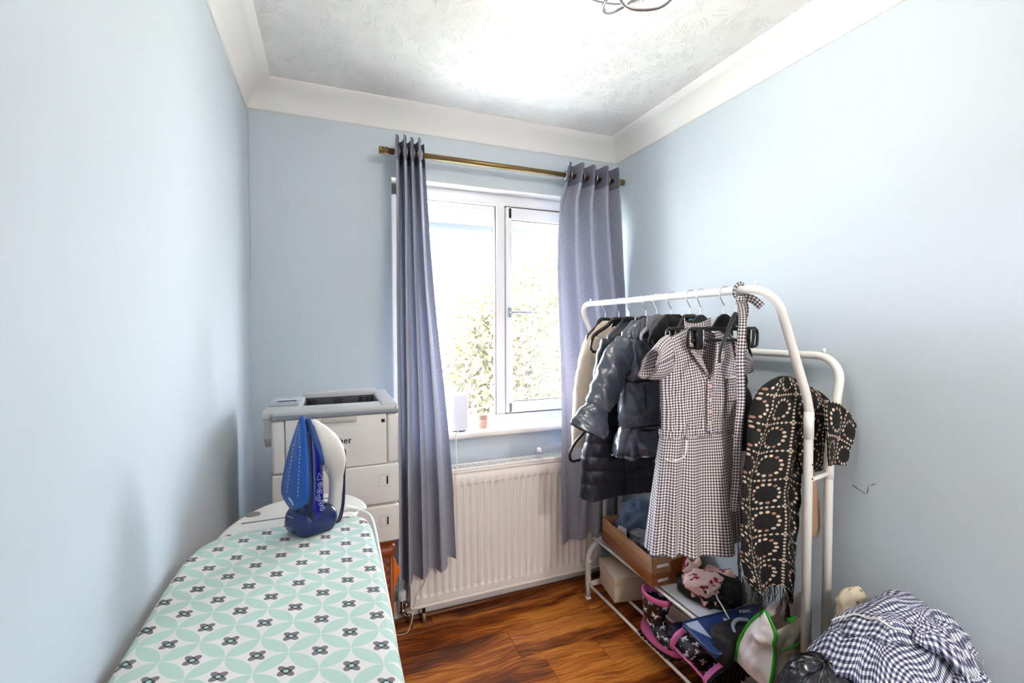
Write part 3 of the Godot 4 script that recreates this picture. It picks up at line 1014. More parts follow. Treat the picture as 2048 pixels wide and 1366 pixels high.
func build_sill_things() -> void:
	# white fabric-grey router tower
	var c := Vector3(0.898, 0.881, -0.008)
	var t := thing("router", "white rounded wifi tower standing on the window sill", "router", c)
	var st := S()
	var rings := []
	for k in 14:
		var v: float = [0.0, 0.02, 0.05, 0.15, 0.3, 0.45, 0.6, 0.75, 0.85, 0.93, 0.96, 0.98, 0.993, 1.0][k]
		var sc: float = [0.985, 1.0, 1.0, 1.0, 1.0, 1.0, 1.0, 1.0, 1.0, 1.0, 0.995, 0.975, 0.92, 0.82][k]
		var ring := PackedVector3Array()
		for i in 32:
			var w := TAU * i / 32
			var cw := cos(w)
			var sw := sin(w)
			var e := 0.62
			ring.append(c + Vector3(signf(cw) * pow(absf(cw), e) * 0.043 * sc, 0.006 + v * 0.176, -signf(sw) * pow(absf(sw), e) * 0.036 * sc))
		rings.append(ring)
	loft(st, rings)
	part("shell", st, mat(Color(0.90, 0.90, 0.93), 0.45), t)
	st = S()
	lathe(st, [[0.0, 0.0], [0.032, 0.0], [0.034, 0.007], [0.0, 0.007]], c, 24)
	part("foot", st, M.black, t)
	st = S()
	rbox(st, c + Vector3(0.010, 0.145, 0.0355), Vector3(0.004, 0.004, 0.002), 0.001)
	part("status_mark", st, M.white_plastic, t)
	# its thin white lead
	t = thing("power_cable", "thin white cable trailing from the sill past the radiator to the floor", "cable", Vector3(0.6, 0.0, 0.1))
	st = S()
	tube(st, spline([Vector3(0.884, 0.886, 0.030), Vector3(0.872, 0.884, 0.046), Vector3(0.866, 0.86, 0.052), Vector3(0.856, 0.76, 0.10), Vector3(0.842, 0.70, 0.128), Vector3(0.826, 0.55, 0.127), Vector3(0.792, 0.385, 0.126), Vector3(0.745, 0.31, 0.127), Vector3(0.708, 0.262, 0.127), Vector3(0.682, 0.205, 0.128), Vector3(0.656, 0.178, 0.127), Vector3(0.650, 0.14, 0.128), Vector3(0.640, 0.105, 0.132), Vector3(0.630, 0.06, 0.14), Vector3(0.612, 0.02, 0.135), Vector3(0.585, 0.004, 0.115), Vector3(0.55, 0.0035, 0.11), Vector3(0.45, 0.0035, 0.14), Vector3(0.36, 0.0035, 0.2)], 6), 0.0022, 6)
	part("lead", st, mat(Color(0.90, 0.87, 0.85), 0.5), t)
	# copper pot
	c = Vector3(1.024, 0.881, -0.026)
	t = thing("copper_pot", "small round copper candle pot with a lid beside the wifi tower", "pot", c)
	st = S()
	lathe(st, [[0.0, 0.0], [0.024, 0.0], [0.026, 0.003], [0.0262, 0.044], [0.0, 0.044]], c, 28)
	part("body", st, M.copper, t)
	st = S()
	lathe(st, [[0.0, 0.0445], [0.0262, 0.0445], [0.0268, 0.047], [0.0268, 0.066], [0.0258, 0.069], [0.024, 0.069], [0.0235, 0.064], [0.0, 0.063]], c, 28)
	part("lid", st, M.copper, t)
	# empty water bottle lying on the radiator
	c = Vector3(1.285, 0.763, 0.082)
	t = thing("water_bottle", "clear plastic bottle lying on the radiator grille, half behind the curtain", "bottle", c)
	var lie := Basis(Vector3(0, 0, 1), -PI / 2)
	var plastic := mat(Color(0.92, 0.97, 1.0, 0.10), 0.06)
	plastic.transparency = BaseMaterial3D.TRANSPARENCY_ALPHA
	st = S()
	lathe(st, [[0.011, 0.012], [0.0115, 0.022], [0.013, 0.028], [0.022, 0.045], [0.031, 0.064], [0.0325, 0.076], [0.031, 0.084], [0.0325, 0.092], [0.031, 0.104], [0.0325, 0.116], [0.031, 0.128], [0.0325, 0.145], [0.0325, 0.20], [0.029, 0.212], [0.016, 0.208], [0.0, 0.205]], c, 24, lie)
	part("body", st, plastic, t)
	st = S()
	lathe(st, [[0.0, -0.004], [0.013, -0.004], [0.0145, -0.001], [0.0145, 0.014], [0.0, 0.014]], c, 18, lie)
	part("cap", st, M.white_plastic, t)

# ------------------------------------------------------------------ printer on its stand
func build_stand() -> void:
	var t := thing("printer_stand", "orange brown wooden stand with checked woven panels under the printer", "stand", Vector3(0.31, 0, 0.45))
	var st := S()
	var top := 0.683
	rbox(st, Vector3(0.315, top - 0.012, 0.44), Vector3(0.38, 0.022, 0.36), 0.01, 2)
	part("top_board", st, M.brown, t)
	for z in [0.27, 0.615]:
		st = S()
		lathe(st, [[0.0, -0.193], [0.018, -0.190], [0.024, -0.178], [0.024, -0.17], [0.023, 0.17], [0.024, 0.178], [0.018, 0.190], [0.0, 0.193]], Vector3(0.312, top - 0.040, z), 18, Basis(Vector3(0, 0, 1), PI / 2))
		part("rolled_rail", st, M.brown, t)
	for x in [0.13, 0.490]:
		for z in [0.275, 0.610]:
			st = S()
			tube(st, [Vector3(x, 0, z), Vector3(x, top - 0.04, z)], 0.0085, 12)
			part("post", st, M.brown, t)
	for z in [0.272, 0.612]:
		st = S(); rbox(st, Vector3(0.31, 0.35, z), Vector3(0.35, 0.54, 0.010), 0.003)
		part("woven_panel", st, M.check, t)
	for x in [0.130, 0.490]:
		st = S(); rbox(st, Vector3(x, 0.35, 0.443), Vector3(0.010, 0.54, 0.32), 0.003)
		part("woven_panel", st, M.check, t)
	st = S()
	prism(st, PackedVector2Array([Vector2(0.0, 0.055), Vector2(0.010, 0.043), Vector2(0.016, 0.022), Vector2(0.026, 0.006), Vector2(0.016, -0.012), Vector2(0.012, -0.034), Vector2(0.0, -0.06)]), 0.012, Transform3D(Basis.IDENTITY, Vector3(0.496, 0.555, 0.604)))
	part("leaf_ornament", st, mat(Color(0.85, 0.42, 0.08), 0.4), t)

func build_printer() -> void:
	var x0 := 0.139
	var x1 := 0.513
	var zf := 0.650
	var zb := 0.265
	var b := 0.686
	var xc := (x0 + x1) / 2
	var zc := (zf + zb) / 2
	var t := thing("printer", "pale grey laser printer with an extra paper drawer beside the left curtain", "printer", Vector3(xc, b, zc))
	# second drawer unit, main drawer, body: separated by real gaps
	part("lower_case", box(Vector3(xc, b + 0.065, zc - 0.004), Vector3(x1 - x0 - 0.004, 0.126, zf - zb - 0.008), 0.010, 3), M.cream_plastic, t)
	var dr := part("lower_drawer", box(Vector3(xc, b + 0.063, zf - 0.006), Vector3(x1 - x0, 0.124, 0.020), 0.008, 3), M.cream_plastic, t)
	var dr2 := part("paper_drawer", box(Vector3(xc, b + 0.1955, zf - 0.006), Vector3(x1 - x0, 0.129, 0.020), 0.006, 3), M.cream_plastic, t)
	for q in [[dr, b + 0.073], [dr2, b + 0.208]]:
		var st := S()
		rbox(st, Vector3(x1 - 0.037, q[1], zf + 0.0042), Vector3(0.0055, 0.026, 0.003), 0.0012)
		part("paper_gauge", st, M.black, q[0])
		st = S()
		for e in [[0.0, 0.018, 0.036, 0.0006], [0.0, -0.018, 0.036, 0.0006], [-0.018, 0.0, 0.0006, 0.036]]:
			rbox(st, Vector3(x1 - 0.045 + e[0], q[1] + e[1], zf + 0.0040), Vector3(e[2], e[3], 0.001), 0.0002)
		part("window_outline", st, M.grey_plastic, q[0])
	part("case", box(Vector3(xc, b + 0.265, zc - 0.006), Vector3(x1 - x0 - 0.003, 0.31, zf - zb - 0.012), 0.008, 2), M.cream_plastic, t)
	part("side_cheek", box(Vector3(x0 + 0.0185, b + 0.344, zf - 0.030), Vector3(0.037, 0.164, 0.060), 0.010, 3), M.cream_plastic, t)
	part("side_cheek", box(Vector3(x1 - 0.0175, b + 0.344, zf - 0.030), Vector3(0.035, 0.164, 0.060), 0.010, 3), M.cream_plastic, t)
	var fc := part("front_cover", box(Vector3((x0 + 0.038 + x1 - 0.036) / 2, b + 0.344, zf - 0.0295), Vector3(x1 - x0 - 0.0755, 0.164, 0.060), 0.003, 2), M.cream_plastic, t)
	part("pull_lip", box(Vector3(xc + 0.005, b + 0.416, zf + 0.002), Vector3(0.104, 0.018, 0.008), 0.004, 2), mat(Color(0.70, 0.69, 0.66), 0.5), fc)
	part("energy_mark", box(Vector3(x1 - 0.048, b + 0.404, zf + 0.0008), Vector3(0.011, 0.011, 0.001), 0.0003), M.black, fc)
	# the maker's word on the front
	var tm := TextMesh.new()
	tm.text = "brother"
	var f := SystemFont.new()
	f.font_names = PackedStringArray(["Droid Sans"])
	f.font_weight = 700
	tm.font = f
	tm.font_size = 32
	tm.pixel_size = 0.00076
	tm.depth = 0.001
	var w := part("wordmark", tm, M.black, fc)
	w.position = Vector3(0.322, b + 0.348, zf + 0.0010)
	# bulging side cover on the left
	var st := S()
	prism(st, PackedVector2Array([Vector2(-0.16, 0.448), Vector2(0.0, 0.448), Vector2(0.022, 0.44), Vector2(0.022, 0.36), Vector2(-0.02, 0.325), Vector2(-0.16, 0.325)]), 0.040, Transform3D(Basis(Vector3(0, 1, 0), -PI / 2), Vector3(x0 - 0.008, b, 0.560)))
	part("side_cover", st, M.cream_plastic, t)
	# grey lid: rim, sloping deck, output well
	var top := b + 0.452
	var wx0 := 0.222
	var wx1 := 0.462
	var wz0 := 0.345
	var wz1 := 0.548
	st = S()
	rbox(st, Vector3(xc, b + 0.434, zf - 0.045), Vector3(x1 - x0 + 0.004, 0.020, 0.096), 0.008, 2)
	rbox(st, Vector3(x0 - 0.004, b + 0.434, 0.505), Vector3(0.044, 0.016, 0.14), 0.005, 2)
	part("lid_rim", st, M.grey_plastic, t)
	st = S()
	rbox(st, Vector3((x0 - 0.026 + wx0) / 2, top - 0.010, zc + 0.020), Vector3(wx0 - x0 + 0.026, 0.024, 0.33), 0.006, 2)
	rbox(st, Vector3((wx1 + x1) / 2, top - 0.008, zc), Vector3(x1 - wx1, 0.026, zf - zb - 0.02), 0.006, 2)
	rbox(st, Vector3((wx0 + wx1) / 2, top - 0.004, (zb + wz0) / 2), Vector3(wx1 - wx0 + 0.02, 0.034, wz0 - zb), 0.006, 2)
	rbox(st, Vector3((wx0 + wx1) / 2 - 0.02, top - 0.010, (wz1 + zf) / 2), Vector3(wx1 - wx0 + 0.12, 0.022, zf - wz1 + 0.002), 0.006, 2)
	part("lid", st, M.lid_plastic, t)
	st = S()
	slab(st, Vector3(wx0, b + 0.395, wz0), Vector3(wx1, b + 0.40, wz1))
	slab(st, Vector3(wx0, b + 0.40, wz0 - 0.004), Vector3(wx1, top - 0.004, wz0 + 0.002))
	slab(st, Vector3(wx0 - 0.002, b + 0.40, wz0), Vector3(wx0 + 0.003, top - 0.004, wz1))
	slab(st, Vector3(wx1 - 0.003, b + 0.40, wz0), Vector3(wx1 + 0.002, top - 0.004, wz1))
	part("output_well", st, mat(Color(0.22, 0.24, 0.27), 0.5), t)
	for x in [0.245, 0.335, 0.425]:
		part("paper_finger", box(Vector3(x, b + 0.432, wz0 + 0.014), Vector3(0.028, 0.026, 0.016), 0.004, 2), M.black, t)
	st = S()
	slab(st, Vector3(wx0 + 0.006, b + 0.41, wz0 + 0.004), Vector3(wx1 - 0.006, b + 0.424, wz0 + 0.010))
	part("paper_exit", st, M.black, t)
	part("flap_line", box(Vector3(xc + 0.005, top + 0.0012, 0.607), Vector3(0.104, 0.003, 0.062), 0.0012), M.lid_plastic, t)
	# control panel with display
	var cp := part("control_panel", box(Vector3(0.165, top + 0.003, 0.49), Vector3(0.088, 0.006, 0.115), 0.0025, 2), mat(Color(0.60, 0.64, 0.69), 0.35), t)
	part("display", box(Vector3(0.170, top + 0.0066, 0.463), Vector3(0.058, 0.002, 0.017), 0.0008), mat(Color(0.12, 0.14, 0.17), 0.15), cp)
	for i in 4: part("key", box(Vector3(0.145 + i * 0.017, top + 0.0068, 0.510), Vector3(0.010, 0.003, 0.008), 0.001), M.lid_plastic, cp)
	part("paper_label", box(Vector3(0.172, top + 0.0024, 0.405), Vector3(0.075, 0.003, 0.012), 0.001), M.white_plastic, t)

# ------------------------------------------------------------------ ironing board and iron
const BOARD_Y := 0.918

func build_ironing_board() -> void:
	var t := thing("ironing_board", "ironing board in a white cover of mint leaves and grey flowers", "ironing board", Vector3(0.21, 0, 1.55))
	# plan of the padded top: half widths by z
	var lefts := [[0.955, 0.15], [0.962, 0.105], [0.985, 0.062], [1.02, 0.036], [1.08, 0.022], [1.2, 0.018], [1.7, 0.020], [1.9, 0.06], [2.06, 0.11], [2.16, 0.17], [2.19, 0.20]]
	var rights := [[0.955, 0.315], [0.962, 0.345], [0.975, 0.370], [1.0, 0.386], [1.05, 0.394], [1.2, 0.396], [1.7, 0.392], [1.9, 0.355], [2.06, 0.30], [2.16, 0.24], [2.19, 0.215]]
	# flower spacing of the print, measured along its two slanting rows
	var ra := Vector2(0.042, 0.051)
	var rb := Vector2(0.043, -0.027)
	var det := ra.x * rb.y - ra.y * rb.x
	var uv := func(p: Vector2) -> Vector2:
		var q := p - Vector2(0.1165, 1.418)
		return Vector2((q.x * rb.y - q.y * rb.x) / det + 0.5, (ra.x * q.y - ra.y * q.x) / det + 0.5)
	var zs := []
	for i in 61:
		var w := i / 60.0
		zs.append(0.955 + 1.235 * (w * w * 0.55 + w * 0.45))
	var st := S()
	var prof := [[-0.004, -0.034], [0.002, -0.024], [0.002, -0.012], [-0.002, -0.004], [-0.010, 0.0]]
	var nx := 26
	var rows := []
	for z in zs:
		var l := key(lefts, z)
		var r := key(rights, z)
		var row := []
		for q in prof: row.append(Vector3(l - q[0], BOARD_Y + q[1], z))
		for i in range(1, nx):
			var x := lerpf(l + 0.010, r - 0.010, float(i) / nx)
			row.append(Vector3(x, BOARD_Y + 0.0012 * N.get_noise_2d(x * 500, z * 500) + 0.002 * N.get_noise_2d(x * 120, z * 90), z))
		for q in range(4, -1, -1): row.append(Vector3(r + prof[q][0], BOARD_Y + prof[q][1], z))
		rows.append(row)
	# ends roll down too
	for e in [0, rows.size() - 1]:
		for i in rows[e].size():
			rows[e][i].y = minf(rows[e][i].y, BOARD_Y - 0.022)
	for i in rows[1].size(): rows[1][i].y = minf(rows[1][i].y, BOARD_Y - 0.006)
	for j in rows.size() - 1:
		for i in rows[0].size() - 1:
			var a: Vector3 = rows[j][i]
			var b: Vector3 = rows[j][i + 1]
			var c: Vector3 = rows[j + 1][i + 1]
			var d: Vector3 = rows[j + 1][i]
			var f := func(p: Vector3) -> Vector2: return uv.call(Vector2(p.x, p.z + (p.y - BOARD_Y) * 0.6))
			tri(st, a, c, b, f.call(a), f.call(c), f.call(b))
			tri(st, a, d, c, f.call(a), f.call(d), f.call(c))
	var cov := part("cover", st, M.cover, t)
	# piped edge of the cover and the board beneath
	var rim := []
	for z in zs: rim.append(Vector3(key(rights, z) + 0.003, BOARD_Y - 0.033, z))
	st = S(); tube(st, rim, 0.003, 6)
	part("piping", st, M.white_plastic, cov)
	st = S()
	rim = []
	for z in zs: rim.append(Vector3(key(lefts, z) - 0.003, BOARD_Y - 0.033, z))
	tube(st, rim, 0.003, 6)
	part("piping", st, M.white_plastic, cov)
	var poly := PackedVector2Array()
	for z in zs: poly.append(Vector2(key(lefts, z) + 0.004, z))
	for i in range(zs.size() - 1, -1, -1): poly.append(Vector2(key(rights, zs[i]) - 0.004, zs[i]))
	st = S()
	prism(st, poly, 0.014, Transform3D(Basis(Vector3(1, 0, 0), Vector3(0, 0, 1), Vector3(0, -1, 0)), Vector3(0, BOARD_Y - 0.028, 0)))
	part("board_frame", st, M.white_metal, t)
	# rest for the iron at the square end
	st = S()
	var out := spline([Vector3(0.055, 0.955, 0), Vector3(0.064, 0.900, 0), Vector3(0.090, 0.835, 0), Vector3(0.135, 0.772, 0), Vector3(0.19, 0.742, 0), Vector3(0.25, 0.733, 0), Vector3(0.305, 0.738, 0), Vector3(0.352, 0.770, 0), Vector3(0.382, 0.820, 0), Vector3(0.394, 0.868, 0), Vector3(0.392, 0.892, 0), Vector3(0.372, 0.905, 0), Vector3(0.36, 0.955, 0)], 5)
	var rings := []
	for q in [[0.0, -0.010], [0.0, -0.003], [0.004, 0.0], [0.010, 0.0]]:
		var ring := PackedVector3Array()
		for p in out:
			var mid := Vector3(0.225, 0.90, 0)
			var d: Vector3 = (mid - p).normalized() * q[0]
			ring.append(Vector3(p.x + d.x, 0.903 + q[1], p.y + d.y))
		rings.append(ring)
	loft(st, rings)
	var rest := part("iron_rest", st, M.white_metal, t)
	for q in [[0.113, 0.832, 0.018, 0.014, 0.0], [0.318, 0.822, 0.009, 0.024, -0.5]]:
		st = S()
		var rr := []
		for h in [0.0, 0.0025, 0.0035]:
			var ring := PackedVector3Array()
			for i in 20:
				var w := TAU * i / 20
				var v := Vector2(cos(w) * q[2], sin(w) * q[3]).rotated(q[4]) * (1.0 if h < 0.003 else 0.86)
				ring.append(Vector3(q[0] + v.x, 0.903 + h, q[1] - v.y))
			rr.append(ring)
		loft(st, rr)
		part("rest_pad", st, mat(Color(0.50, 0.50, 0.49), 0.7), rest)
	for q in [[Vector3(0.095, 0.9035, 0.885), Vector3(0.20, 0.9035, 0.885)], [Vector3(0.255, 0.9035, 0.775), Vector3(0.335, 0.9035, 0.79)]]:
		st = S()
		tube(st, q, 0.002, 6)
		part("pressed_groove", st, M.grey_plastic, rest)
	part("latch", box(Vector3(0.330, 0.905, 0.752), Vector3(0.012, 0.008, 0.006), 0.002), M.black, rest)
	# folding legs
	for q in [[Vector3(0.11, 0.012, 1.00), Vector3(0.11, BOARD_Y - 0.045, 1.82)], [Vector3(0.30, 0.012, 1.00), Vector3(0.30, BOARD_Y - 0.045, 1.82)], [Vector3(0.21, 0.012, 2.06), Vector3(0.21, BOARD_Y - 0.045, 1.10)]]:
		st = S(); tube(st, [q[0], q[1]], 0.011, 10)
		part("leg", st, M.white_metal, t)
	for q in [[0.03, 0.38, 1.00], [0.08, 0.34, 2.06]]:
		st = S(); tube(st, [Vector3(q[0], 0.012, q[2]), Vector3(q[1], 0.012, q[2])], 0.012, 10)
		part("foot_bar", st, M.white_metal, t)

func build_iron() -> void:
	var o := Vector3(0.213, BOARD_Y + 0.001, 1.056)
	var lean := deg_to_rad(7.0)
	var h0 := Vector3(0.84, 0, -0.543).normalized()
	var bv := Vector3(0.543, 0, 0.84).normalized()
	var av := Vector3.UP * cos(lean) + h0 * sin(lean)
	var hv := h0 * cos(lean) - Vector3.UP * sin(lean)
	var P := func(a: float, h: float, b: float) -> Vector3: return o + av * a + hv * h + bv * b
	var t := thing("steam_iron", "blue and white steam iron standing on its heel on the board", "iron", o)
	var outline := func(a0: float, a1: float, w: float, h: float) -> PackedVector3Array:
		var ring := PackedVector3Array()
		var n := 18
		for k in n * 2:
			var s := float(k % n) / n
			if k >= n: s = 1.0 - s
			s = 0.5 - 0.5 * cos(s * PI)
			var pr := minf(1.0, sqrt(s / 0.13))
			if s > 0.22: pr *= pow(maxf(0.0, 1.0 - pow((s - 0.22) / 0.78, 1.45)), 0.92)
			ring.append(P.call(lerpf(a0, a1, s), h, w * pr * (1.0 if k < n else -1.0)))
		return ring
	var stack := func(list: Array) -> SurfaceTool:
		var st := S()
		var rings := []
		for q in list: rings.append(outline.call(q[0], q[1], q[2], q[3]))
		loft(st, rings)
		return st
	var sole := part("soleplate", stack.call([[0.068, 0.271, 0.050, 0.0], [0.064, 0.275, 0.0535, 0.003], [0.064, 0.275, 0.0535, 0.009], [0.068, 0.272, 0.050, 0.011]]), M.sole, t)
	var st := S()
	for s in [-1.0, 1.0]:
		for i in 13:
			var a := 0.098 + i * 0.0088
			var b: float = s * (0.023 - 0.0007 * i)
			tube(st, [P.call(a, -0.0003, b), P.call(a + 0.0048, -0.0003, b)], 0.0011, 5)
	for i in 9:
		for s in [-1.0, 1.0]:
			tube(st, [P.call(0.205 + i * 0.006, -0.0002, s * (0.014 - i * 0.0012)), P.call(0.207 + i * 0.006, -0.0002, s * (0.006 - i * 0.0005))], 0.0007, 4)
	tube(st, spline([P.call(0.076, -0.0003, 0.008), P.call(0.083, -0.0003, 0.0), P.call(0.088, -0.0003, -0.012)], 4), 0.0016, 5)
	part("steam_vents", st, mat(Color(0.72, 0.82, 0.94), 0.3), sole)
	part("lower_skirt", stack.call([[0.050, 0.262, 0.045, 0.011], [0.030, 0.262, 0.046, 0.020], [0.012, 0.262, 0.047, 0.030]]), M.iron_navy, t)
	var tank := part("water_tank", stack.call([[0.030, 0.264, 0.0465, 0.024], [0.015, 0.262, 0.0475, 0.034], [0.010, 0.252, 0.0455, 0.043], [0.010, 0.230, 0.042, 0.052], [0.012, 0.200, 0.034, 0.060], [0.016, 0.175, 0.022, 0.064]]), M.tank, t)
	# rounded heel it stands on
	st = S()
	var bas := Basis(av, hv, bv)
	rbox(st, P.call(0.034, 0.053, 0.0), Vector3(0.068, 0.104, 0.090), 0.030, 7, bas)
	var heel := part("heel", st, M.iron_blue, t)
	st = S()
	rbox(st, P.call(0.034, 0.0028, -0.004), Vector3(0.026, 0.0012, 0.026), 0.0005, 1, bas)
	part("rating_label", st, mat(Color(0.80, 0.84, 0.88), 0.5), heel)
	# white upper shell sweeping from the nose into the open handle
	var path := [Vector2(0.262, 0.030), Vector2(0.240, 0.048), Vector2(0.212, 0.068), Vector2(0.184, 0.086), Vector2(0.158, 0.100), Vector2(0.122, 0.109), Vector2(0.080, 0.112), Vector2(0.045, 0.109), Vector2(0.022, 0.096), Vector2(0.016, 0.078), Vector2(0.020, 0.060)]
	var pts := []
	for q in path: pts.append(P.call(q.x, q.y, 0.0))
	st = S()
	tube(st, spline(pts, 5), [0.006, 0.019, 0.031, 0.034, 0.029, 0.0175, 0.016, 0.018, 0.022, 0.024, 0.022], 16, 0.95, bv)
	part("handle", st, M.iron_white, t)
	path = [Vector2(0.192, 0.112), Vector2(0.186, 0.121), Vector2(0.160, 0.1245), Vector2(0.120, 0.126), Vector2(0.080, 0.129), Vector2(0.046, 0.129), Vector2(0.020, 0.122), Vector2(0.006, 0.104), Vector2(0.004, 0.070), Vector2(0.004, 0.040)]
	pts = []
	for q in path: pts.append(P.call(q.x, q.y, 0.0))
	st = S()
	tube(st, spline(pts, 5), [0.003, 0.006, 0.006, 0.0065, 0.007, 0.0075, 0.009, 0.010, 0.012, 0.014], 10, 1.7, bv)
	part("back_strip", st, M.iron_navy, t)
	# blue collar round the nose
	st = S()
	pts = []
	for q in [Vector2(0.268, 0.020), Vector2(0.235, 0.030), Vector2(0.20, 0.043), Vector2(0.16, 0.058)]: pts.append(P.call(q.x, q.y, 0.0))
	tube(st, spline(pts, 4), [0.006, 0.011, 0.014, 0.012], 12, 1.7, bv)
	part("nose_collar", st, mat(Color(0.16, 0.30, 0.55), 0.3), t)
	# printed warning signs on the tank: a triangle and five rings, white
	var wp := mat(Color(0.80, 0.84, 0.90), 0.5)
	st = S()
	var sidew := func(a: float) -> float:
		var s := (a - 0.012) / 0.246
		var pr := minf(1.0, sqrt(maxf(s, 0.0) / 0.13))
		if s > 0.22: pr *= pow(maxf(0.0, 1.0 - pow((s - 0.22) / 0.78, 1.45)), 0.92)
		return 0.0472 * pr + 0.0006
	var tr := []
	for q in [Vector2(0.132, 0.034), Vector2(0.132, 0.048), Vector2(0.147, 0.039), Vector2(0.132, 0.034)]: tr.append(P.call(q.x, q.y, sidew.call(q.x)))
	tube(st, tr, 0.0006, 4)
	for q in [Vector2(0.121, 0.041), Vector2(0.107, 0.039), Vector2(0.093, 0.036), Vector2(0.081, 0.043), Vector2(0.069, 0.047)]:
		var ring := []
		for i in 16:
			var w := TAU * i / 16
			ring.append(P.call(q.x + cos(w) * 0.0056, q.y + sin(w) * 0.0052, sidew.call(q.x + cos(w) * 0.0056)))
		tube(st, ring, 0.0005, 4, 1.0, bv, true)
		tube(st, [P.call(q.x - 0.002, q.y - 0.001, sidew.call(q.x)), P.call(q.x + 0.002, q.y + 0.001, sidew.call(q.x))], 0.0012, 4)
	for i in 22:
		var a := 0.092 + i * 0.0050
		tube(st, [P.call(a, 0.0275, sidew.call(a) - 0.0004), P.call(a + 0.003, 0.0275, sidew.call(a + 0.003) - 0.0004)], 0.0006, 4)
	part("printed_signs", st, wp, tank)
	part("level_mark", box(P.call(0.150, 0.060, 0.0335), Vector3(0.0012, 0.004, 0.001), 0.0003, 1, bas), wp, tank)
	# pale cord leaving the handle, across the corner and down the side of the board
	st = S()
	var y := BOARD_Y + 0.005
	tube(st, spline([P.call(0.030, 0.122, -0.006), Vector3(0.345, y + 0.014, 0.968), Vector3(0.362, y + 0.004, 0.962), Vector3(0.382, y - 0.001, 0.968), Vector3(0.398, y - 0.012, 0.985), Vector3(0.404, y - 0.03, 1.05), Vector3(0.406, y - 0.06, 1.2), Vector3(0.408, y - 0.10, 1.38), Vector3(0.412, y - 0.22, 1.46), Vector3(0.414, y - 0.5, 1.50), Vector3(0.405, y - 0.85, 1.52), Vector3(0.40, 0.006, 1.6), Vector3(0.36, 0.005, 1.9)], 6), 0.0034, 8)
	part("cord", st, M.white_plastic, t)
	st = S()
	tube(st, [P.call(0.034, 0.118, -0.004), Vector3(0.345, y + 0.013, 0.968), Vector3(0.364, y + 0.004, 0.962)], [0.008, 0.0075, 0.0055], 10)
	part("cord_sleeve", st, M.iron_white, t)

# ------------------------------------------------------------------ clothes rail
const BAR := Vector3(1.47, 1.503, 0.0)
const FAR := 0.188
const NEAR := 1.262

func build_rack() -> void:
	var t := thing("clothes_rail", "white metal double clothes rail with two low shelves along the right wall", "clothes rail", Vector3(1.66, 0, 0.72))
	var rails := [["tall_rail", 1.620, 1.16, 1.470, 1.503, 0.078], ["short_rail", 1.712, 1.03, 1.770, 1.298, 0.082]]
	for q in rails:
		var pts := []
		var x0: float = q[1]
		var yk: float = q[2]
		var x1: float = q[3]
		var yt: float = q[4]
		var r: float = q[5]
		var lean := Vector2(x1 - x0, yt - yk).normalized()
		var at := func(h: float) -> Vector2: return Vector2(x0, yk) + lean * h
		var full := Vector2(x1 - x0, yt - yk).length()
		for e in 2:
			var zp := NEAR if e == 0 else FAR
			var sg := -1.0 if e == 0 else 1.0
			var seq := [Vector3(x0, 0.30, zp), Vector3(x0, yk - 0.05, zp), Vector3(x0, yk - 0.015, zp)]
			var k: Vector2 = at.call(0.03)
			seq.append(Vector3(k.x, k.y, zp))
			for i in 10:
				var w := PI / 2 * i / 9.0
				var g: Vector2 = at.call(full - r + r * sin(w))
				seq.append(Vector3(g.x, g.y, zp + sg * r * (1 - cos(w))))
			if e == 1: seq.reverse()
			pts.append_array(seq)
		var st := S()
		tube(st, pts, 0.0125, 14)
		var rail := part(q[0], st, M.white_metal, t)
		for z in [FAR + 0.10, NEAR - 0.06]:
			st = S()
			tube(st, [Vector3(x1, yt + 0.010, z), Vector3(x1, yt + 0.024, z)], [0.004, 0.0045], 8)
			part("stop_pin", st, M.white_metal, rail)
		for zp in [NEAR, FAR]:
			st = S()
			tube(st, [Vector3(x0, yk - 0.10, zp), Vector3(x0, yk - 0.02, zp)], 0.0138, 14)
			part("joint_sleeve", st, M.white_metal, rail)
		if x0 < 1.7:
			for y in [0.985, 0.943]:
				st = S()
				tube(st, [Vector3(x0 + 0.001, y, NEAR + 0.0105), Vector3(x0 + 0.001, y, NEAR + 0.0135)], 0.0028, 8)
				part("screw_hole", st, M.black, rail)
	for z in [FAR, NEAR]:
		var st := S()
		tube(st, [Vector3(1.622, 0.935, z), Vector3(1.710, 0.945, z)], 0.007, 10)
		part("rung", st, M.white_metal, t)
		# arched end frame of square section tube
		st = S()
		var pts := [Vector3(1.520, 0.0, z), Vector3(1.520, 0.10, z), Vector3(1.520, 0.19, z)]
		for i in 9:
			var w := PI / 2 * i / 8.0
			pts.append(Vector3(1.520 + 0.10 * (1 - cos(w)), 0.19 + 0.105 * sin(w), z))
		pts.append(Vector3(1.70, 0.295, z))
		for i in 9:
			var w := PI / 2 * i / 8.0
			pts.append(Vector3(1.70 + 0.09 * sin(w), 0.295 - 0.10 * (1 - cos(w)), z))
		pts.append(Vector3(1.790, 0.0, z))
		tube(st, pts, 0.0155, 4, 1.0, Vector3(0.7, 0.0, 0.7))
		part("end_frame", st, M.white_metal, t)
		st = S()
		rbox(st, Vector3(1.655, 0.075, z), Vector3(0.25, 0.022, 0.016), 0.003, 2)
		part("end_brace", st, M.white_metal, t)
		for x in [1.520, 1.790]:
			part("foot_cap", box(Vector3(x, 0.006, z), Vector3(0.026, 0.012, 0.026), 0.003), M.white_plastic, t)
	for q in [[1.560, 0.302], [1.635, 0.296], [1.71, 0.296], [1.775, 0.296], [1.520, 0.078], [1.625, 0.076], [1.712, 0.076], [1.784, 0.078]]:
		var st := S()
		tube(st, [Vector3(q[0], q[1], FAR - 0.012), Vector3(q[0], q[1], NEAR + 0.012)], 0.0068, 10)
		part("shelf_rod", st, M.white_metal, t)

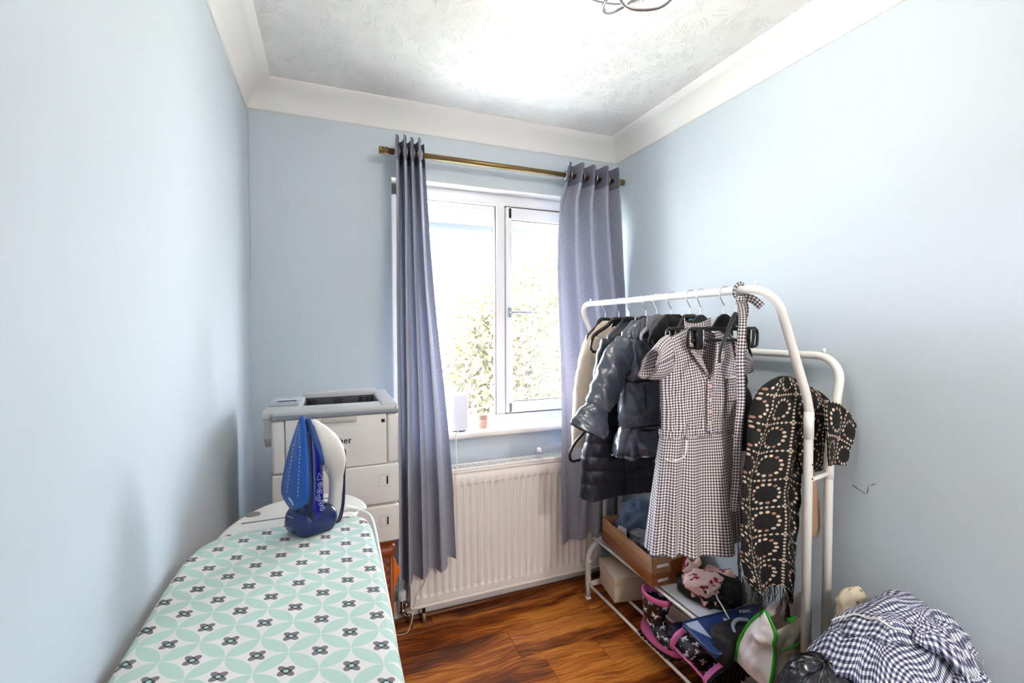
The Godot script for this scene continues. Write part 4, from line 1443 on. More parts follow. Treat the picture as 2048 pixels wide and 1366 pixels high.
# hook over the bar at z; arms along local x turned by yaw
func hanger(z: float, yaw: float, kind: String, label: String, disc := Color(0, 0, 0, 0), half := 0.165, drop := 0.075, roll := 0.0, m: Material = null) -> Node3D:
	if m == null: m = M.black
	var o := Vector3(BAR.x, BAR.y + 0.0145, z)
	var t := thing("coat_hanger", label, "hanger", o, "")
	t.rotation = Vector3(0, yaw, roll)
	base_of.erase(t)
	var st := S()
	tube(st, spline([Vector3(0.020, -0.026, 0), Vector3(0.019, -0.010, 0), Vector3(0.010, 0.0, 0), Vector3(-0.004, 0.001, 0), Vector3(-0.016, -0.008, 0), Vector3(-0.019, -0.024, 0), Vector3(-0.012, -0.040, 0), Vector3(-0.002, -0.056, 0), Vector3(0, -0.064, 0), Vector3(0, -0.090, 0)], 5), 0.0016, 6)
	part("hook", st, M.steel if m == M.black else M.white_plastic, t)
	st = S()
	if kind == "clip":
		prism(st, PackedVector2Array([Vector2(-0.05, -0.128), Vector2(-0.038, -0.112), Vector2(-0.024, -0.094), Vector2(-0.008, -0.085), Vector2(0.008, -0.085), Vector2(0.024, -0.094), Vector2(0.038, -0.112), Vector2(0.05, -0.128)]), 0.007, Transform3D())
		rbox(st, Vector3(0, -0.132, 0), Vector3(half * 2, 0.013, 0.011), 0.003, 2)
		rbox(st, Vector3(0, -0.168, 0), Vector3(half * 2 - 0.01, 0.009, 0.008), 0.003, 2)
		for s in [-1.0, 1.0]:
			tube(st, spline([Vector3(s * half, -0.132, 0), Vector3(s * (half + 0.01), -0.142, 0), Vector3(s * (half + 0.01), -0.178, 0), Vector3(s * half, -0.190, 0), Vector3(s * (half - 0.06), -0.190, 0)], 4), 0.0045, 8)
		part("body", st, m, t)
		for s in [-1.0, 1.0]:
			st = S()
			rbox(st, Vector3(s * (half - 0.028), -0.165, 0.010), Vector3(0.026, 0.062, 0.008), 0.003, 2, Basis(Vector3(1, 0, 0), 0.12))
			rbox(st, Vector3(s * (half - 0.028), -0.165, -0.010), Vector3(0.026, 0.062, 0.008), 0.003, 2, Basis(Vector3(1, 0, 0), -0.12))
			var cl := part("clip", st, m, t)
			st = S()
			tube(st, [Vector3(s * (half - 0.036), -0.136, 0.0165), Vector3(s * (half - 0.036), -0.194, 0.0135)], 0.0028, 6)
			part("clip_spring", st, M.steel, cl)
	else:
		var pts := [Vector3(-half, -0.100 - drop, 0.006), Vector3(-half * 0.93, -0.088 - drop * 0.85, 0.003), Vector3(-half * 0.5, -0.094 - drop * 0.38, 0), Vector3(-0.03, -0.096, 0), Vector3(0, -0.091, 0), Vector3(0.03, -0.096, 0), Vector3(half * 0.5, -0.094 - drop * 0.38, 0), Vector3(half * 0.93, -0.088 - drop * 0.85, 0.003), Vector3(half, -0.100 - drop, 0.006)]
		tube(st, spline(pts, 5), [0.006, 0.0075, 0.008, 0.010, 0.010, 0.010, 0.008, 0.0075, 0.006], 8, 0.6, Vector3(0, 0, 1))
		prism(st, PackedVector2Array([Vector2(-0.042, -0.128), Vector2(-0.028, -0.100), Vector2(-0.008, -0.086), Vector2(0.008, -0.086), Vector2(0.028, -0.100), Vector2(0.042, -0.128), Vector2(0.022, -0.122), Vector2(-0.022, -0.122)]), 0.006, Transform3D())
		if kind == "bar":
			tube(st, spline([Vector3(-half * 0.9, -0.086 - drop * 0.82, 0), Vector3(-half * 1.02, -0.12 - drop, 0), Vector3(-half * 0.96, -0.142 - drop, 0), Vector3(-half * 0.8, -0.146 - drop, 0), Vector3(half * 0.8, -0.146 - drop, 0), Vector3(half * 0.96, -0.142 - drop, 0), Vector3(half * 1.02, -0.12 - drop, 0), Vector3(half * 0.9, -0.086 - drop * 0.82, 0)], 5), 0.0055, 8)
		part("body", st, m, t)
	if disc.a > 0:
		st = S()
		lathe(st, [[0.0, -0.006], [0.011, -0.006], [0.013, -0.004], [0.013, 0.004], [0.011, 0.006], [0.0, 0.006]], Vector3(0, -0.108, 0), 16, Basis(Vector3(1, 0, 0), PI / 2))
		part("size_disc", st, mat(disc, 0.4), t)
	return t

func build_hangers() -> void:
	var aqua := Color(0.10, 0.52, 0.68)
	hanger(0.415, 0.05, "plain", "black hanger with a turquoise size disc, inside the cream flowered coat", aqua, 0.10, 0.085)
	hanger(0.520, -0.04, "bar", "black trouser hanger with a looped end showing over the cream coat's shoulder", Color(0, 0, 0, 0), 0.135, 0.085)
	hanger(0.594, 0.03, "plain", "black hanger inside the long navy quilted coat", Color(0, 0, 0, 0), 0.10, 0.085)
	hanger(0.702, 0.0, "plain", "black hanger with a turquoise disc inside the short shiny jacket", aqua, 0.095, 0.085)
	var clear := mat(Color(0.9, 0.92, 0.94, 0.35), 0.1)
	clear.transparency = BaseMaterial3D.TRANSPARENCY_ALPHA
	hanger(0.765, 0.04, "plain", "clear plastic hanger above the grey collar", Color(0, 0, 0, 0), 0.08, 0.075, 0.0, clear)
	hanger(0.845, -0.03, "plain", "black hanger holding up the black fluffy jumper", Color(0, 0, 0, 0), 0.10, 0.085)
	hanger(0.940, 0.0, "plain", "black hanger with a turquoise dome inside the black jacket behind the dress", aqua, 0.10, 0.085)
	hanger(0.988, 0.06, "clip", "black clip hanger with a domed neck, farther of the two above the dress collar", Color(0, 0, 0, 0), 0.14)
	hanger(1.086, 0.0, "clip", "black clip hanger in front of the checked dress, with a white striped clip", Color(0, 0, 0, 0), 0.135)
	hanger(1.136, 0.50, "plain", "empty black hanger turned askew beside the checked belt", Color(0, 0, 0, 0), 0.19, 0.135, -0.06)
	# lower trouser hanger slung low under the cream sleeve
	var t := thing("coat_hanger", "black trouser hanger hung low, its bent corner poking out left of the navy coat", "hanger", Vector3(1.47, 0.83, 0.5), "")
	var st := S()
	tube(st, spline([Vector3(1.470, 1.10, 0.50), Vector3(1.310, 0.945, 0.50), Vector3(1.268, 0.905, 0.50), Vector3(1.242, 0.865, 0.50), Vector3(1.242, 0.838, 0.50), Vector3(1.256, 0.826, 0.50), Vector3(1.300, 0.828, 0.50), Vector3(1.550, 0.83, 0.50), Vector3(1.595, 0.838, 0.50), Vector3(1.595, 0.87, 0.50), Vector3(1.550, 0.92, 0.50), Vector3(1.470, 1.10, 0.50)], 5), 0.0062, 8)
	part("body", st, M.black, t)
	st = S()
	tube(st, spline([Vector3(1.47, 1.10, 0.50), Vector3(1.47, 1.16, 0.50), Vector3(1.48, 1.25, 0.505), Vector3(1.47, 1.34, 0.514)], 4), 0.0018, 6)
	part("hook", st, M.steel, t)

# ------------------------------------------------------------------ hanging clothes
# closed garment trunk. tab: [[y, left x, right x, half depth], ...] from hem upwards; seams: heights where quilting pinches
func trunk(zc: float, tab: Array, seams: Array, puff: float, crease: float, seed_: float, rows := 44, n := 44, period := 1.0, pleats := 0.0, open_hem := true) -> SurfaceTool:
	var st := S()
	var rings := []
	var y0: float = tab[0][0]
	var y1: float = tab[tab.size() - 1][0]
	var col := func(k: int, y: float) -> float:
		var l := []
		for q in tab: l.append([q[0], q[k]])
		return key(l, y)
	var ys := []
	for j in rows + 1: ys.append(lerpf(y0, y1, float(j) / rows))
	if not seams.is_empty():
		for s in seams:
			for e in [-0.006, 0.0, 0.006]: ys.append(s + e)
		ys.sort()
	for y in ys:
		var lo := y0 - 0.03
		var hi := y1 + 0.03
		for s in seams:
			if s <= y: lo = maxf(lo, s)
			else: hi = minf(hi, s)
		var b := 0.0 if seams.is_empty() else pow(maxf(0.0, sin(PI * (y - lo) / (hi - lo))), 0.55)
		var xl: float = col.call(1, y)
		var xr: float = col.call(2, y)
		var hd: float = col.call(3, y)
		var c := (xl + xr) / 2
		var hw := (xr - xl) / 2
		var ring := PackedVector3Array()
		for i in n:
			var w := TAU * i / n
			var cw := cos(w)
			var sw := sin(w)
			var x := signf(cw) * pow(absf(cw), 0.72)
			var zq := signf(sw) * pow(absf(sw), 0.8)
			var cr := crease * (nz(Vector3(x * hw * 2.2, y, zq * 0.05 + seed_), 260.0) + 0.6 * nz(Vector3(x * hw, y * 1.6, zq * 0.1 + seed_), 600.0))
			var grow := 1.0 + puff * (b - 0.5)
			var pl := pleats * (1.0 - smoothstep(y0, y1, y)) * sin(w * 9.0 + 1.3 * sin(w * 2 + seed_))
			ring.append(Vector3(c + x * (hw + (grow - 1) * hd * 0.5 + pl * 0.5 + cr * 0.4), y + (0.006 * sin(w * 4 + seed_) if y == ys[0] else 0.0), zc + zq * (hd * grow + cr + pl)))
		rings.append(ring)
	var per := 2.0 * absf(col.call(2, y0) - col.call(1, y0)) + 0.1
	loft(st, rings, not open_hem, true, per / period, (y1 - y0) / period)
	return st

func sleeve(pts: Array, radii: Array, seams: int, puff: float, crease: float, seed_: float, flat := 0.75) -> SurfaceTool:
	var line := spline(pts, 10)
	var st := S()
	var m := line.size()
	var n := 20
	var rings := []
	var side := Vector3.ZERO
	for j in m:
		var tt := (line[mini(j + 1, m - 1)] - line[maxi(j - 1, 0)]).normalized()
		if j == 0: side = tt.cross(Vector3(0, 0, 1)).normalized()
		side = (side - tt * side.dot(tt)).normalized()
		var nor := side.cross(tt)
		var v := float(j) / (m - 1)
		var r := lerp_list(radii, v)
		if seams > 0: r *= 1.0 + puff * (pow(absf(sin(PI * v * seams)), 0.5) - 0.6)
		var ring := PackedVector3Array()
		for i in n:
			var w := TAU * i / n
			var p := line[j] + side * cos(w) * r + nor * sin(w) * r * flat
			var cr := crease * nz(p + Vector3(seed_, 0, 0), 300.0)
			ring.append(p + (side * cos(w) + nor * sin(w)) * cr)
		rings.append(ring)
	loft(st, rings, true, false, 0.3, 0.5)
	return st

func build_garments() -> void:
	# cream flowered coat, farthest along the rail
	var z := 0.415
	var t := thing("flowered_coat", "cream coat printed with pink flowers, farthest along the clothes rail", "coat", Vector3(1.47, 0.78, z), "")
	var fl: Material = M.floral
	part("body", trunk(z, [[0.78, 1.35, 1.62, 0.035], [1.0, 1.36, 1.60, 0.035], [1.25, 1.375, 1.58, 0.034], [1.350, 1.370, 1.57, 0.030], [1.395, 1.42, 1.52, 0.026], [1.42, 1.445, 1.495, 0.015]], [], 0, 0.012, 3, 30, 36, 0.22, 0.008), fl, t)
	part("sleeve", sleeve([Vector3(1.410, 1.345, z), Vector3(1.368, 1.20, z + 0.01), Vector3(1.342, 1.05, z + 0.02), Vector3(1.326, 0.862, z + 0.025)], [0.038, 0.050, 0.050, 0.042], 0, 0, 0.008, 4), fl, t)
	part("sleeve", sleeve([Vector3(1.55, 1.345, z), Vector3(1.60, 1.2, z), Vector3(1.63, 1.05, z), Vector3(1.64, 0.87, z)], [0.036, 0.045, 0.043, 0.036], 0, 0, 0.008, 5), fl, t)
	# long navy quilted coat
	z = 0.592
	t = thing("quilted_coat", "long matt navy quilted coat hanging below the short shiny jacket", "coat", Vector3(1.43, 0.70, z), "")
	part("body", trunk(z, [[0.700, 1.236, 1.60, 0.046], [0.86, 1.248, 1.60, 0.046], [1.0, 1.285, 1.585, 0.044], [1.10, 1.335, 1.57, 0.042], [1.25, 1.350, 1.57, 0.040], [1.355, 1.362, 1.565, 0.034], [1.385, 1.40, 1.52, 0.028], [1.41, 1.43, 1.50, 0.015]], [0.762, 0.815, 0.87, 0.925, 0.98, 1.035, 1.09, 1.145, 1.20, 1.255, 1.31], 0.14, 0.012, 8, 40, 56), M.navy_coat, t)
	part("sleeve", sleeve([Vector3(1.375, 1.34, z), Vector3(1.352, 1.22, z - 0.005), Vector3(1.338, 1.08, z - 0.005), Vector3(1.325, 0.92, z - 0.01)], [0.040, 0.046, 0.045, 0.036], 7, 0.10, 0.007, 6), M.navy_coat, t)
	part("sleeve", sleeve([Vector3(1.56, 1.34, z), Vector3(1.61, 1.22, z), Vector3(1.635, 1.08, z), Vector3(1.65, 0.90, z)], [0.040, 0.046, 0.045, 0.038], 6, 0.25, 0.006, 7), M.navy_coat, t)
	var st := S()
	tube(st, [Vector3(1.42, 0.71, z + 0.052), Vector3(1.42, 1.05, z + 0.054)], 0.0035, 6)
	part("zip", st, M.black, t)
	# short shiny puffer jacket with frilled cuff and hem
	z = 0.702
	t = thing("puffer_jacket", "short shiny slate grey padded jacket with frilled cuff and hem", "jacket", Vector3(1.47, 0.90, z), "")
	part("body", trunk(z, [[1.000, 1.352, 1.60, 0.046], [1.05, 1.352, 1.60, 0.047], [1.20, 1.358, 1.59, 0.046], [1.30, 1.350, 1.585, 0.040], [1.358, 1.357, 1.578, 0.034], [1.395, 1.385, 1.550, 0.030], [1.418, 1.41, 1.525, 0.028]], [1.005, 1.185, 1.345], 0.26, 0.013, 12, 44, 64), M.puffer, t)
	part("frilled_hem", trunk(z, [[0.893, 1.320, 1.625, 0.055], [0.93, 1.330, 1.615, 0.056], [0.985, 1.345, 1.605, 0.044], [1.006, 1.352, 1.60, 0.040]], [0.897, 1.004], 0.25, 0.012, 15, 16, 96, 1.0, 0.009), M.puffer, t)
	part("sleeve", sleeve([Vector3(1.375, 1.335, z + 0.004), Vector3(1.318, 1.26, z + 0.020), Vector3(1.268, 1.175, z + 0.032), Vector3(1.222, 1.095, z + 0.040)], [0.042, 0.060, 0.062, 0.054], 1, 0.10, 0.016, 20, 0.62), M.puffer, t)
	part("frilled_cuff", sleeve([Vector3(1.222, 1.098, z + 0.040), Vector3(1.205, 1.070, z + 0.043), Vector3(1.182, 1.030, z + 0.046), Vector3(1.172, 1.010, z + 0.047)], [0.050, 0.064, 0.076, 0.074], 1, 0.08, 0.016, 23, 0.52), M.puffer, t)
	part("sleeve", sleeve([Vector3(1.56, 1.335, z), Vector3(1.61, 1.25, z), Vector3(1.65, 1.15, z), Vector3(1.69, 1.02, z)], [0.042, 0.054, 0.054, 0.048], 1, 0.25, 0.010, 21, 0.7), M.puffer, t)
	# stand collar: two soft flaps and a snap
	st = S()
	grid(st, 12, 6, func(u, v):
		var w := lerpf(-0.35, 1.2, u)
		var p := Vector3(1.440 + 0.050 * (u - 0.5), 1.372 + 0.058 * v - 0.03 * absf(u - 0.5) * v, z + 0.034 - 0.020 * v + 0.010 * sin(u * PI))
		return p + Vector3(0, 0, 0.006 * nz(p, 400.0)))
	grid(st, 12, 6, func(u, v):
		var p := Vector3(1.452 + 0.060 * u, 1.356 + 0.060 * v + 0.012 * u, z + 0.048 - 0.030 * v - 0.012 * u)
		return p + Vector3(0, 0, 0.006 * nz(p, 400.0)))
	grid(st, 16, 5, func(u, v):
		var w = PI * u
		return Vector3(1.468 + 0.052 * cos(w), 1.385 + 0.045 * v, z - 0.026 * sin(w) + 0.004))
	part("collar", st, mat(Color(0.30, 0.31, 0.34), 0.45), t)
	st = S()
	lathe(st, [[0.0, 0.0], [0.006, 0.0], [0.006, 0.003], [0.0, 0.004]], Vector3(1.428, 1.374, z + 0.042), 12, Basis(Vector3(1, 0, 0), PI / 2))
	part("snap", st, M.steel, t)
	st = S()
	tube(st, spline([Vector3(1.425, 1.172, z + 0.046), Vector3(1.43, 1.10, z + 0.054), Vector3(1.43, 1.02, z + 0.046)], 5), 0.0028, 5)
	part("seam", st, M.black, t)
	for y in [1.185, 1.006]:
		st = S()
		tube(st, spline([Vector3(1.358, y, z + 0.012), Vector3(1.385, y - 0.002, z + 0.039), Vector3(1.47, y + 0.002, z + 0.043), Vector3(1.56, y, z + 0.038)], 6), 0.0028, 5)
		part("seam", st, M.black, t)
	# grey shirt
	z = 0.768
	t = thing("grey_shirt", "grey shirt with upright collar squeezed between jacket and fluffy jumper", "shirt", Vector3(1.5, 0.95, z), "")
	part("body", trunk(z, [[0.95, 1.525, 1.64, 0.018], [1.25, 1.515, 1.62, 0.018], [1.34, 1.480, 1.59, 0.016], [1.40, 1.435, 1.53, 0.014]], [], 0, 0.006, 31, 20, 28), M.grey_cloth, t)
	st = S()
	grid(st, 18, 5, func(u, v):
		var w = TAU * 0.85 * u - 0.3
		return Vector3(1.468 + (0.050 - 0.006 * v) * cos(w), 1.385 + 0.052 * v + 0.004 * sin(u * 20), z + 0.018 * sin(w)))
	part("collar", st, M.grey_cloth, t)
	# black fluffy top
	z = 0.845
	t = thing("fluffy_jumper", "black fluffy jumper bunched on its hanger left of the checked dress", "top", Vector3(1.49, 0.95, z), "")
	part("body", trunk(z, [[0.95, 1.49, 1.64, 0.026], [1.2, 1.480, 1.62, 0.028], [1.30, 1.42, 1.61, 0.030], [1.345, 1.380, 1.60, 0.030], [1.380, 1.385, 1.57, 0.032], [1.415, 1.41, 1.54, 0.028], [1.438, 1.445, 1.50, 0.016]], [], 0, 0.016, 37, 40, 44), M.fur, t)
	# black jacket behind the dress, its sleeve showing to the right
	z = 0.942
	t = thing("black_jacket", "black padded jacket behind the checked dress, sleeve showing at its right", "jacket", Vector3(1.5, 0.88, z), "")
	part("body", trunk(z, [[0.88, 1.42, 1.672, 0.036], [1.1, 1.42, 1.668, 0.036], [1.25, 1.41, 1.64, 0.034], [1.345, 1.365, 1.60, 0.030], [1.39, 1.42, 1.53, 0.022], [1.415, 1.44, 1.50, 0.014]], [0.96, 1.06, 1.16, 1.26], 0.3, 0.008, 41, 28, 36), M.dark_cloth, t)
	part("sleeve", sleeve([Vector3(1.59, 1.325, z), Vector3(1.655, 1.22, z + 0.004), Vector3(1.70, 1.10, z + 0.006), Vector3(1.722, 0.945, z + 0.006)], [0.036, 0.046, 0.047, 0.042], 4, 0.2, 0.006, 43), M.dark_cloth, t)
	part("sleeve", sleeve([Vector3(1.43, 1.325, z), Vector3(1.445, 1.2, z - 0.002), Vector3(1.445, 1.08, z - 0.004), Vector3(1.44, 0.95, z - 0.004)], [0.034, 0.040, 0.040, 0.036], 4, 0.2, 0.006, 44), M.dark_cloth, t)

const GP := 0.0088     # one check of the gingham, metres

func build_dress() -> void:
	var zc := 1.040
	var xc := 1.412
	var t := thing("gingham_dress", "girl's brown and white checked short sleeved dress at the front of the rail", "dress", Vector3(xc, 0.68, zc), "")
	var g: Material = M.gingham
	var sides := [[1.055, 0.150], [1.15, 0.154], [1.22, 0.156], [1.30, 0.146], [1.36, 0.140], [1.40, 0.138]]
	var apex := 1.222
	for s in [-1.0, 1.0]:
		# front halves, open down to the point of the neck
		var st := S()
		grid(st, 22, 34, func(u, v):
			var y := lerpf(1.055, lerpf(1.392, 1.352, u), v)
			var xi := 0.0 if y < apex else lerpf(0.0, 0.052, pow((y - apex) / 0.165, 0.9))
			var xo := key(sides, y)
			var x := lerpf(xi, xo, u)
			var d := 0.042 * sqrt(maxf(0.0, 1.0 - 0.985 * pow(x / xo, 2))) * (1.0 - 0.75 * pow(v, 5))
			var p := Vector3(xc + s * x, y, zc + d)
			p.z += 0.007 * nz(Vector3(p.x * 2.4, p.y * 0.7, 5), 330.0) + 0.004 * sin(x * 160) * (1.0 - smoothstep(1.055, 1.15, y))
			if s > 0: p.z += 0.004
			return p, s * 0.15 / GP, 0.33 / GP)
		part("bodice_front", st, g, t)
		# sleeve: gathered cap with a turned hem
		var ring := func(k: float, grow: float) -> PackedVector3Array:
			var r := PackedVector3Array()
			var c := Vector3(xc + s * lerpf(0.125, 0.196, k), lerpf(1.302, 1.278, k), zc)
			for i in 26:
				var w := TAU * i / 26
				var tall := lerpf(0.066, 0.044, k) * grow
				var deep := lerpf(0.030, 0.034, k) * grow
				var p := c + Vector3(-s * sin(w) * 0.020 * k, sin(w) * tall, cos(w) * deep)
				p += Vector3(s * 0.010 * sin(w * 5) * k * 0.4, 0, 0.004 * nz(p, 420.0))
				r.append(p)
			return r
		st = S()
		var rings := []
		for k in 9: rings.append(ring.call(k / 8.0, 1.0 + 0.14 * sin(PI * k / 8.0)))
		loft(st, rings, false, false, 0.26 / GP, 0.085 / GP)
		var sl := part("sleeve", st, g, t)
		st = S()
		rings = []
		for k in 3: rings.append(ring.call(0.86 + k * 0.09, 1.07 if k == 1 else 1.035))
		loft(st, rings, false, false, 0.055, 0.26 / GP)
		part("sleeve_hem", st, g, sl)
	var st := S()
	grid(st, 36, 30, func(u, v):
		var q = 2 * u - 1
		var y := lerpf(1.055, 1.392 - 0.040 * absf(q), v)
		var xo := key(sides, y)
		var d := 0.034 * sqrt(maxf(0.0, 1.0 - 0.985 * q * q)) * (1.0 - 0.75 * pow(v, 5))
		return Vector3(xc + q * xo, y, zc - d), 0.30 / GP, 0.33 / GP)
	part("bodice_back", st, g, t)
	# skirt: pleated, open below
	st = S()
	var rings := []
	var n := 108
	for j in 29:
		var v := j / 28.0
		var ring := PackedVector3Array()
		for i in n:
			var w := TAU * i / n
			var hw := lerpf(0.150, 0.193, pow(1 - v, 0.9))
			var hd := lerpf(0.041, 0.064, 1 - v)
			var cw := cos(w)
			var sw := sin(w)
			var pl := lerpf(0.0015, 0.016, pow(1 - v, 0.8)) * (sin(w * 11 + 0.9 * sin(w * 3)) + 0.5 * sin(w * 5 + 1.0))
			var y := lerpf(0.690, 1.058, v) + (1 - v) * (0.010 * sin(w * 3 + 0.6) - 0.012 * sw)
			ring.append(Vector3(xc + 0.004 + signf(cw) * pow(absf(cw), 0.8) * (hw + pl * 0.35), y, zc + signf(sw) * pow(absf(sw), 0.85) * (hd + pl)))
		rings.append(ring)
	loft(st, rings, false, false, 0.80 / GP, 0.37 / GP)
	part("skirt", st, g, t)
	# waist seam with its belt loops
	st = S()
	rings = []
	for j in 4:
		var ring := PackedVector3Array()
		for i in 72:
			var w := TAU * i / 72
			var cw := cos(w)
			var sw := sin(w)
			var e: float = [0.0, 0.003, 0.003, 0.0][j]
			ring.append(Vector3(xc + 0.002 + signf(cw) * pow(absf(cw), 0.85) * (0.150 + e), 1.046 + j * 0.009, zc + signf(sw) * pow(absf(sw), 0.85) * (0.0415 + e + 0.0012 * sin(w * 40))))
		rings.append(ring)
	loft(st, rings, false, false, 0.62 / GP, 0.028 / GP)
	part("waistband", st, g, t)
	for x in [-0.085, 0.070, 0.125]:
		part("belt_loop", box(Vector3(xc + x, 1.072, zc + 0.040), Vector3(0.005, 0.045, 0.005), 0.0015, 1), g, t)
	# button strip and buttons
	st = S()
	grid(st, 4, 20, func(u, v):
		var y := lerpf(1.062, apex + 0.006, v)
		return Vector3(xc - 0.012 + u * 0.024, y, zc + 0.0475 + 0.002 * sin(u * PI) + 0.003 * nz(Vector3(0.4, y, 2), 330.0)), 0.024 / GP, 0.165 / GP)
	part("placket", st, g, t)
	for y in [1.205, 1.165, 1.125, 1.088]:
		st = S()
		lathe(st, [[0.0, 0.0], [0.0055, 0.0], [0.006, 0.0015], [0.0045, 0.0022], [0.0, 0.0018]], Vector3(xc, y, zc + 0.0500), 14, Basis(Vector3(1, 0, 0), PI / 2))
		part("button", st, mat(Color(0.86, 0.72, 0.68), 0.35), t)
	# revers collar, two pointed halves, and the stand at the back of the neck
	for s in [-1.0, 1.0]:
		st = S()
		var a := Vector3(xc + s * 0.050, 1.398, zc + 0.012)
		var b := Vector3(xc + s * 0.092, 1.345, zc + 0.040)
		var c := Vector3(xc + s * 0.066, 1.300, zc + 0.050)
		var d := Vector3(xc + s * 0.006, apex + 0.010, zc + 0.054)
		grid(st, 8, 12, func(u, v):
			var inner := a.lerp(d, v) + Vector3(s * 0.004 * sin(v * PI), 0, 0.004 * sin(v * PI))
			var outer := a.lerp(b, v / 0.4) if v < 0.4 else b.lerp(c, (v - 0.4) / 0.25) if v < 0.65 else c.lerp(d, (v - 0.65) / 0.35)
			return inner.lerp(outer, u) + Vector3(0, 0, 0.005 * sin(u * PI)), 0.05 / GP, 0.17 / GP)
		part("collar", st, g, t)
	st = S()
	grid(st, 20, 5, func(u, v):
		var w = PI * u
		return Vector3(xc - 0.054 * cos(w), 1.384 + 0.020 * v * (0.6 + 0.4 * sin(w)) + 0.026 * v * pow(absf(cos(w)), 3), zc - 0.020 * sin(w) - 0.004 * v), 0.14 / GP, 0.04 / GP)
	part("collar_stand", st, g, t)
	# breast pocket with lace edge; pale piping on the skirt pockets
	st = S()
	grid(st, 8, 10, func(u, v):
		var x := lerpf(0.066, 0.130, u)
		var y := lerpf(1.150, 1.232, v)
		var dd := 0.042 * sqrt(1.0 - 0.985 * pow(x / key(sides, y), 2))
		return Vector3(xc + x, y, zc + dd + 0.0095 + 0.007 * nz(Vector3((xc + x) * 2.4, y * 0.7, 5), 330.0)), 0.064 / GP, 0.082 / GP)
	var pk := part("pocket", st, g, t)
	st = S()
	var lace := []
	for i in 24:
		var x := lerpf(0.064, 0.132, i / 23.0)
		var dd := 0.042 * sqrt(1.0 - 0.985 * pow(x / key(sides, 1.226), 2))
		lace.append(Vector3(xc + x, 1.228 + 0.0022 * (i % 2), zc + dd + 0.011))
	tube(st, lace, 0.0028, 5)
	part("lace", st, M.white_plastic, pk)
	st = S()
	tube(st, spline([Vector3(xc - 0.152, 0.985, zc + 0.020), Vector3(xc - 0.135, 0.982, zc + 0.040), Vector3(xc - 0.105, 1.000, zc + 0.056), Vector3(xc - 0.092, 1.045, zc + 0.050)], 5), 0.0020, 5)
	part("pocket_piping", st, M.white_plastic, t)
	st = S()
	tube(st, spline([Vector3(xc + 0.160, 0.985, zc + 0.020), Vector3(xc + 0.14, 0.982, zc + 0.042), Vector3(xc + 0.112, 1.000, zc + 0.055), Vector3(xc + 0.098, 1.045, zc + 0.048)], 5), 0.0020, 5)
	part("pocket_piping", st, M.white_plastic, t)
	# the dress's belt, knotted round the bar
	t = thing("gingham_belt", "long checked fabric belt knotted over the bar beside the dress", "belt", Vector3(1.47, 0.80, 1.128), "")
	var ribbon := func(pts: Array, wd: float, thick := 0.0016) -> SurfaceTool:
		var s2 := S()
		var line := spline(pts, 8)
		var len := 0.0
		for i in line.size() - 1: len += line[i].distance_to(line[i + 1])
		var m := line.size() - 1
		var at := func(u: float, v: float, e: float) -> Vector3:
			var i := roundi(v * m)
			var tt := (line[mini(i + 1, m)] - line[maxi(i - 1, 0)]).normalized()
			var face := Vector3(-0.42, 0.05, 0.9).normalized()
			var sd := tt.cross(face).normalized()
			return line[i] + sd * (u - 0.5) * wd + sd.cross(tt) * e
		grid(s2, 2, m, func(u, v): return at.call(u, v, thick), wd / GP, len / GP)
		grid(s2, 2, m, func(u, v): return at.call(1 - u, v, -thick), wd / GP, len / GP)
		return s2
	part("strap", ribbon.call([Vector3(1.462, 1.470, 1.152), Vector3(1.470, 1.42, 1.156), Vector3(1.468, 1.30, 1.152), Vector3(1.474, 1.17, 1.150), Vector3(1.468, 1.05, 1.146), Vector3(1.470, 0.93, 1.140), Vector3(1.464, 0.82, 1.136)], 0.024), g, t)
	part("strap", ribbon.call([Vector3(1.474, 1.478, 1.145), Vector3(1.488, 1.445, 1.148), Vector3(1.482, 1.38, 1.140), Vector3(1.498, 1.33, 1.136), Vector3(1.478, 1.295, 1.140)], 0.022), g, t)
	part("strap", ribbon.call([Vector3(1.470, 1.482, 1.150), Vector3(1.492, 1.474, 1.172), Vector3(1.512, 1.452, 1.186)], 0.024), g, t)
	st = S()
	var loop := []
	for i in 16:
		var w := TAU * i / 16
		loop.append(Vector3(1.470 + cos(w) * 0.0175, 1.503 + sin(w) * 0.0175, 1.142 + 0.004 * sin(w)))
	tube(st, loop, 0.009, 8, 0.35, Vector3(0, 0, 1), true, 0.05 / GP, 0.11 / GP)
	part("loop", st, g, t)
	st = S()
	var rr := []
	for j in 9:
		var v := j / 8.0
		var ring := PackedVector3Array()
		for i in 14:
			var w := TAU * i / 14
			var r := 0.016 * sqrt(maxf(0.02, 1 - pow(2 * v - 1, 2)))
			ring.append(Vector3(1.468 + cos(w) * r, 1.488 - v * 0.026, 1.152 - sin(w) * r * 0.7))
		rr.append(ring)
	loft(st, rr, true, true, 0.08 / GP, 0.03 / GP)
	part("knot", st, g, t)

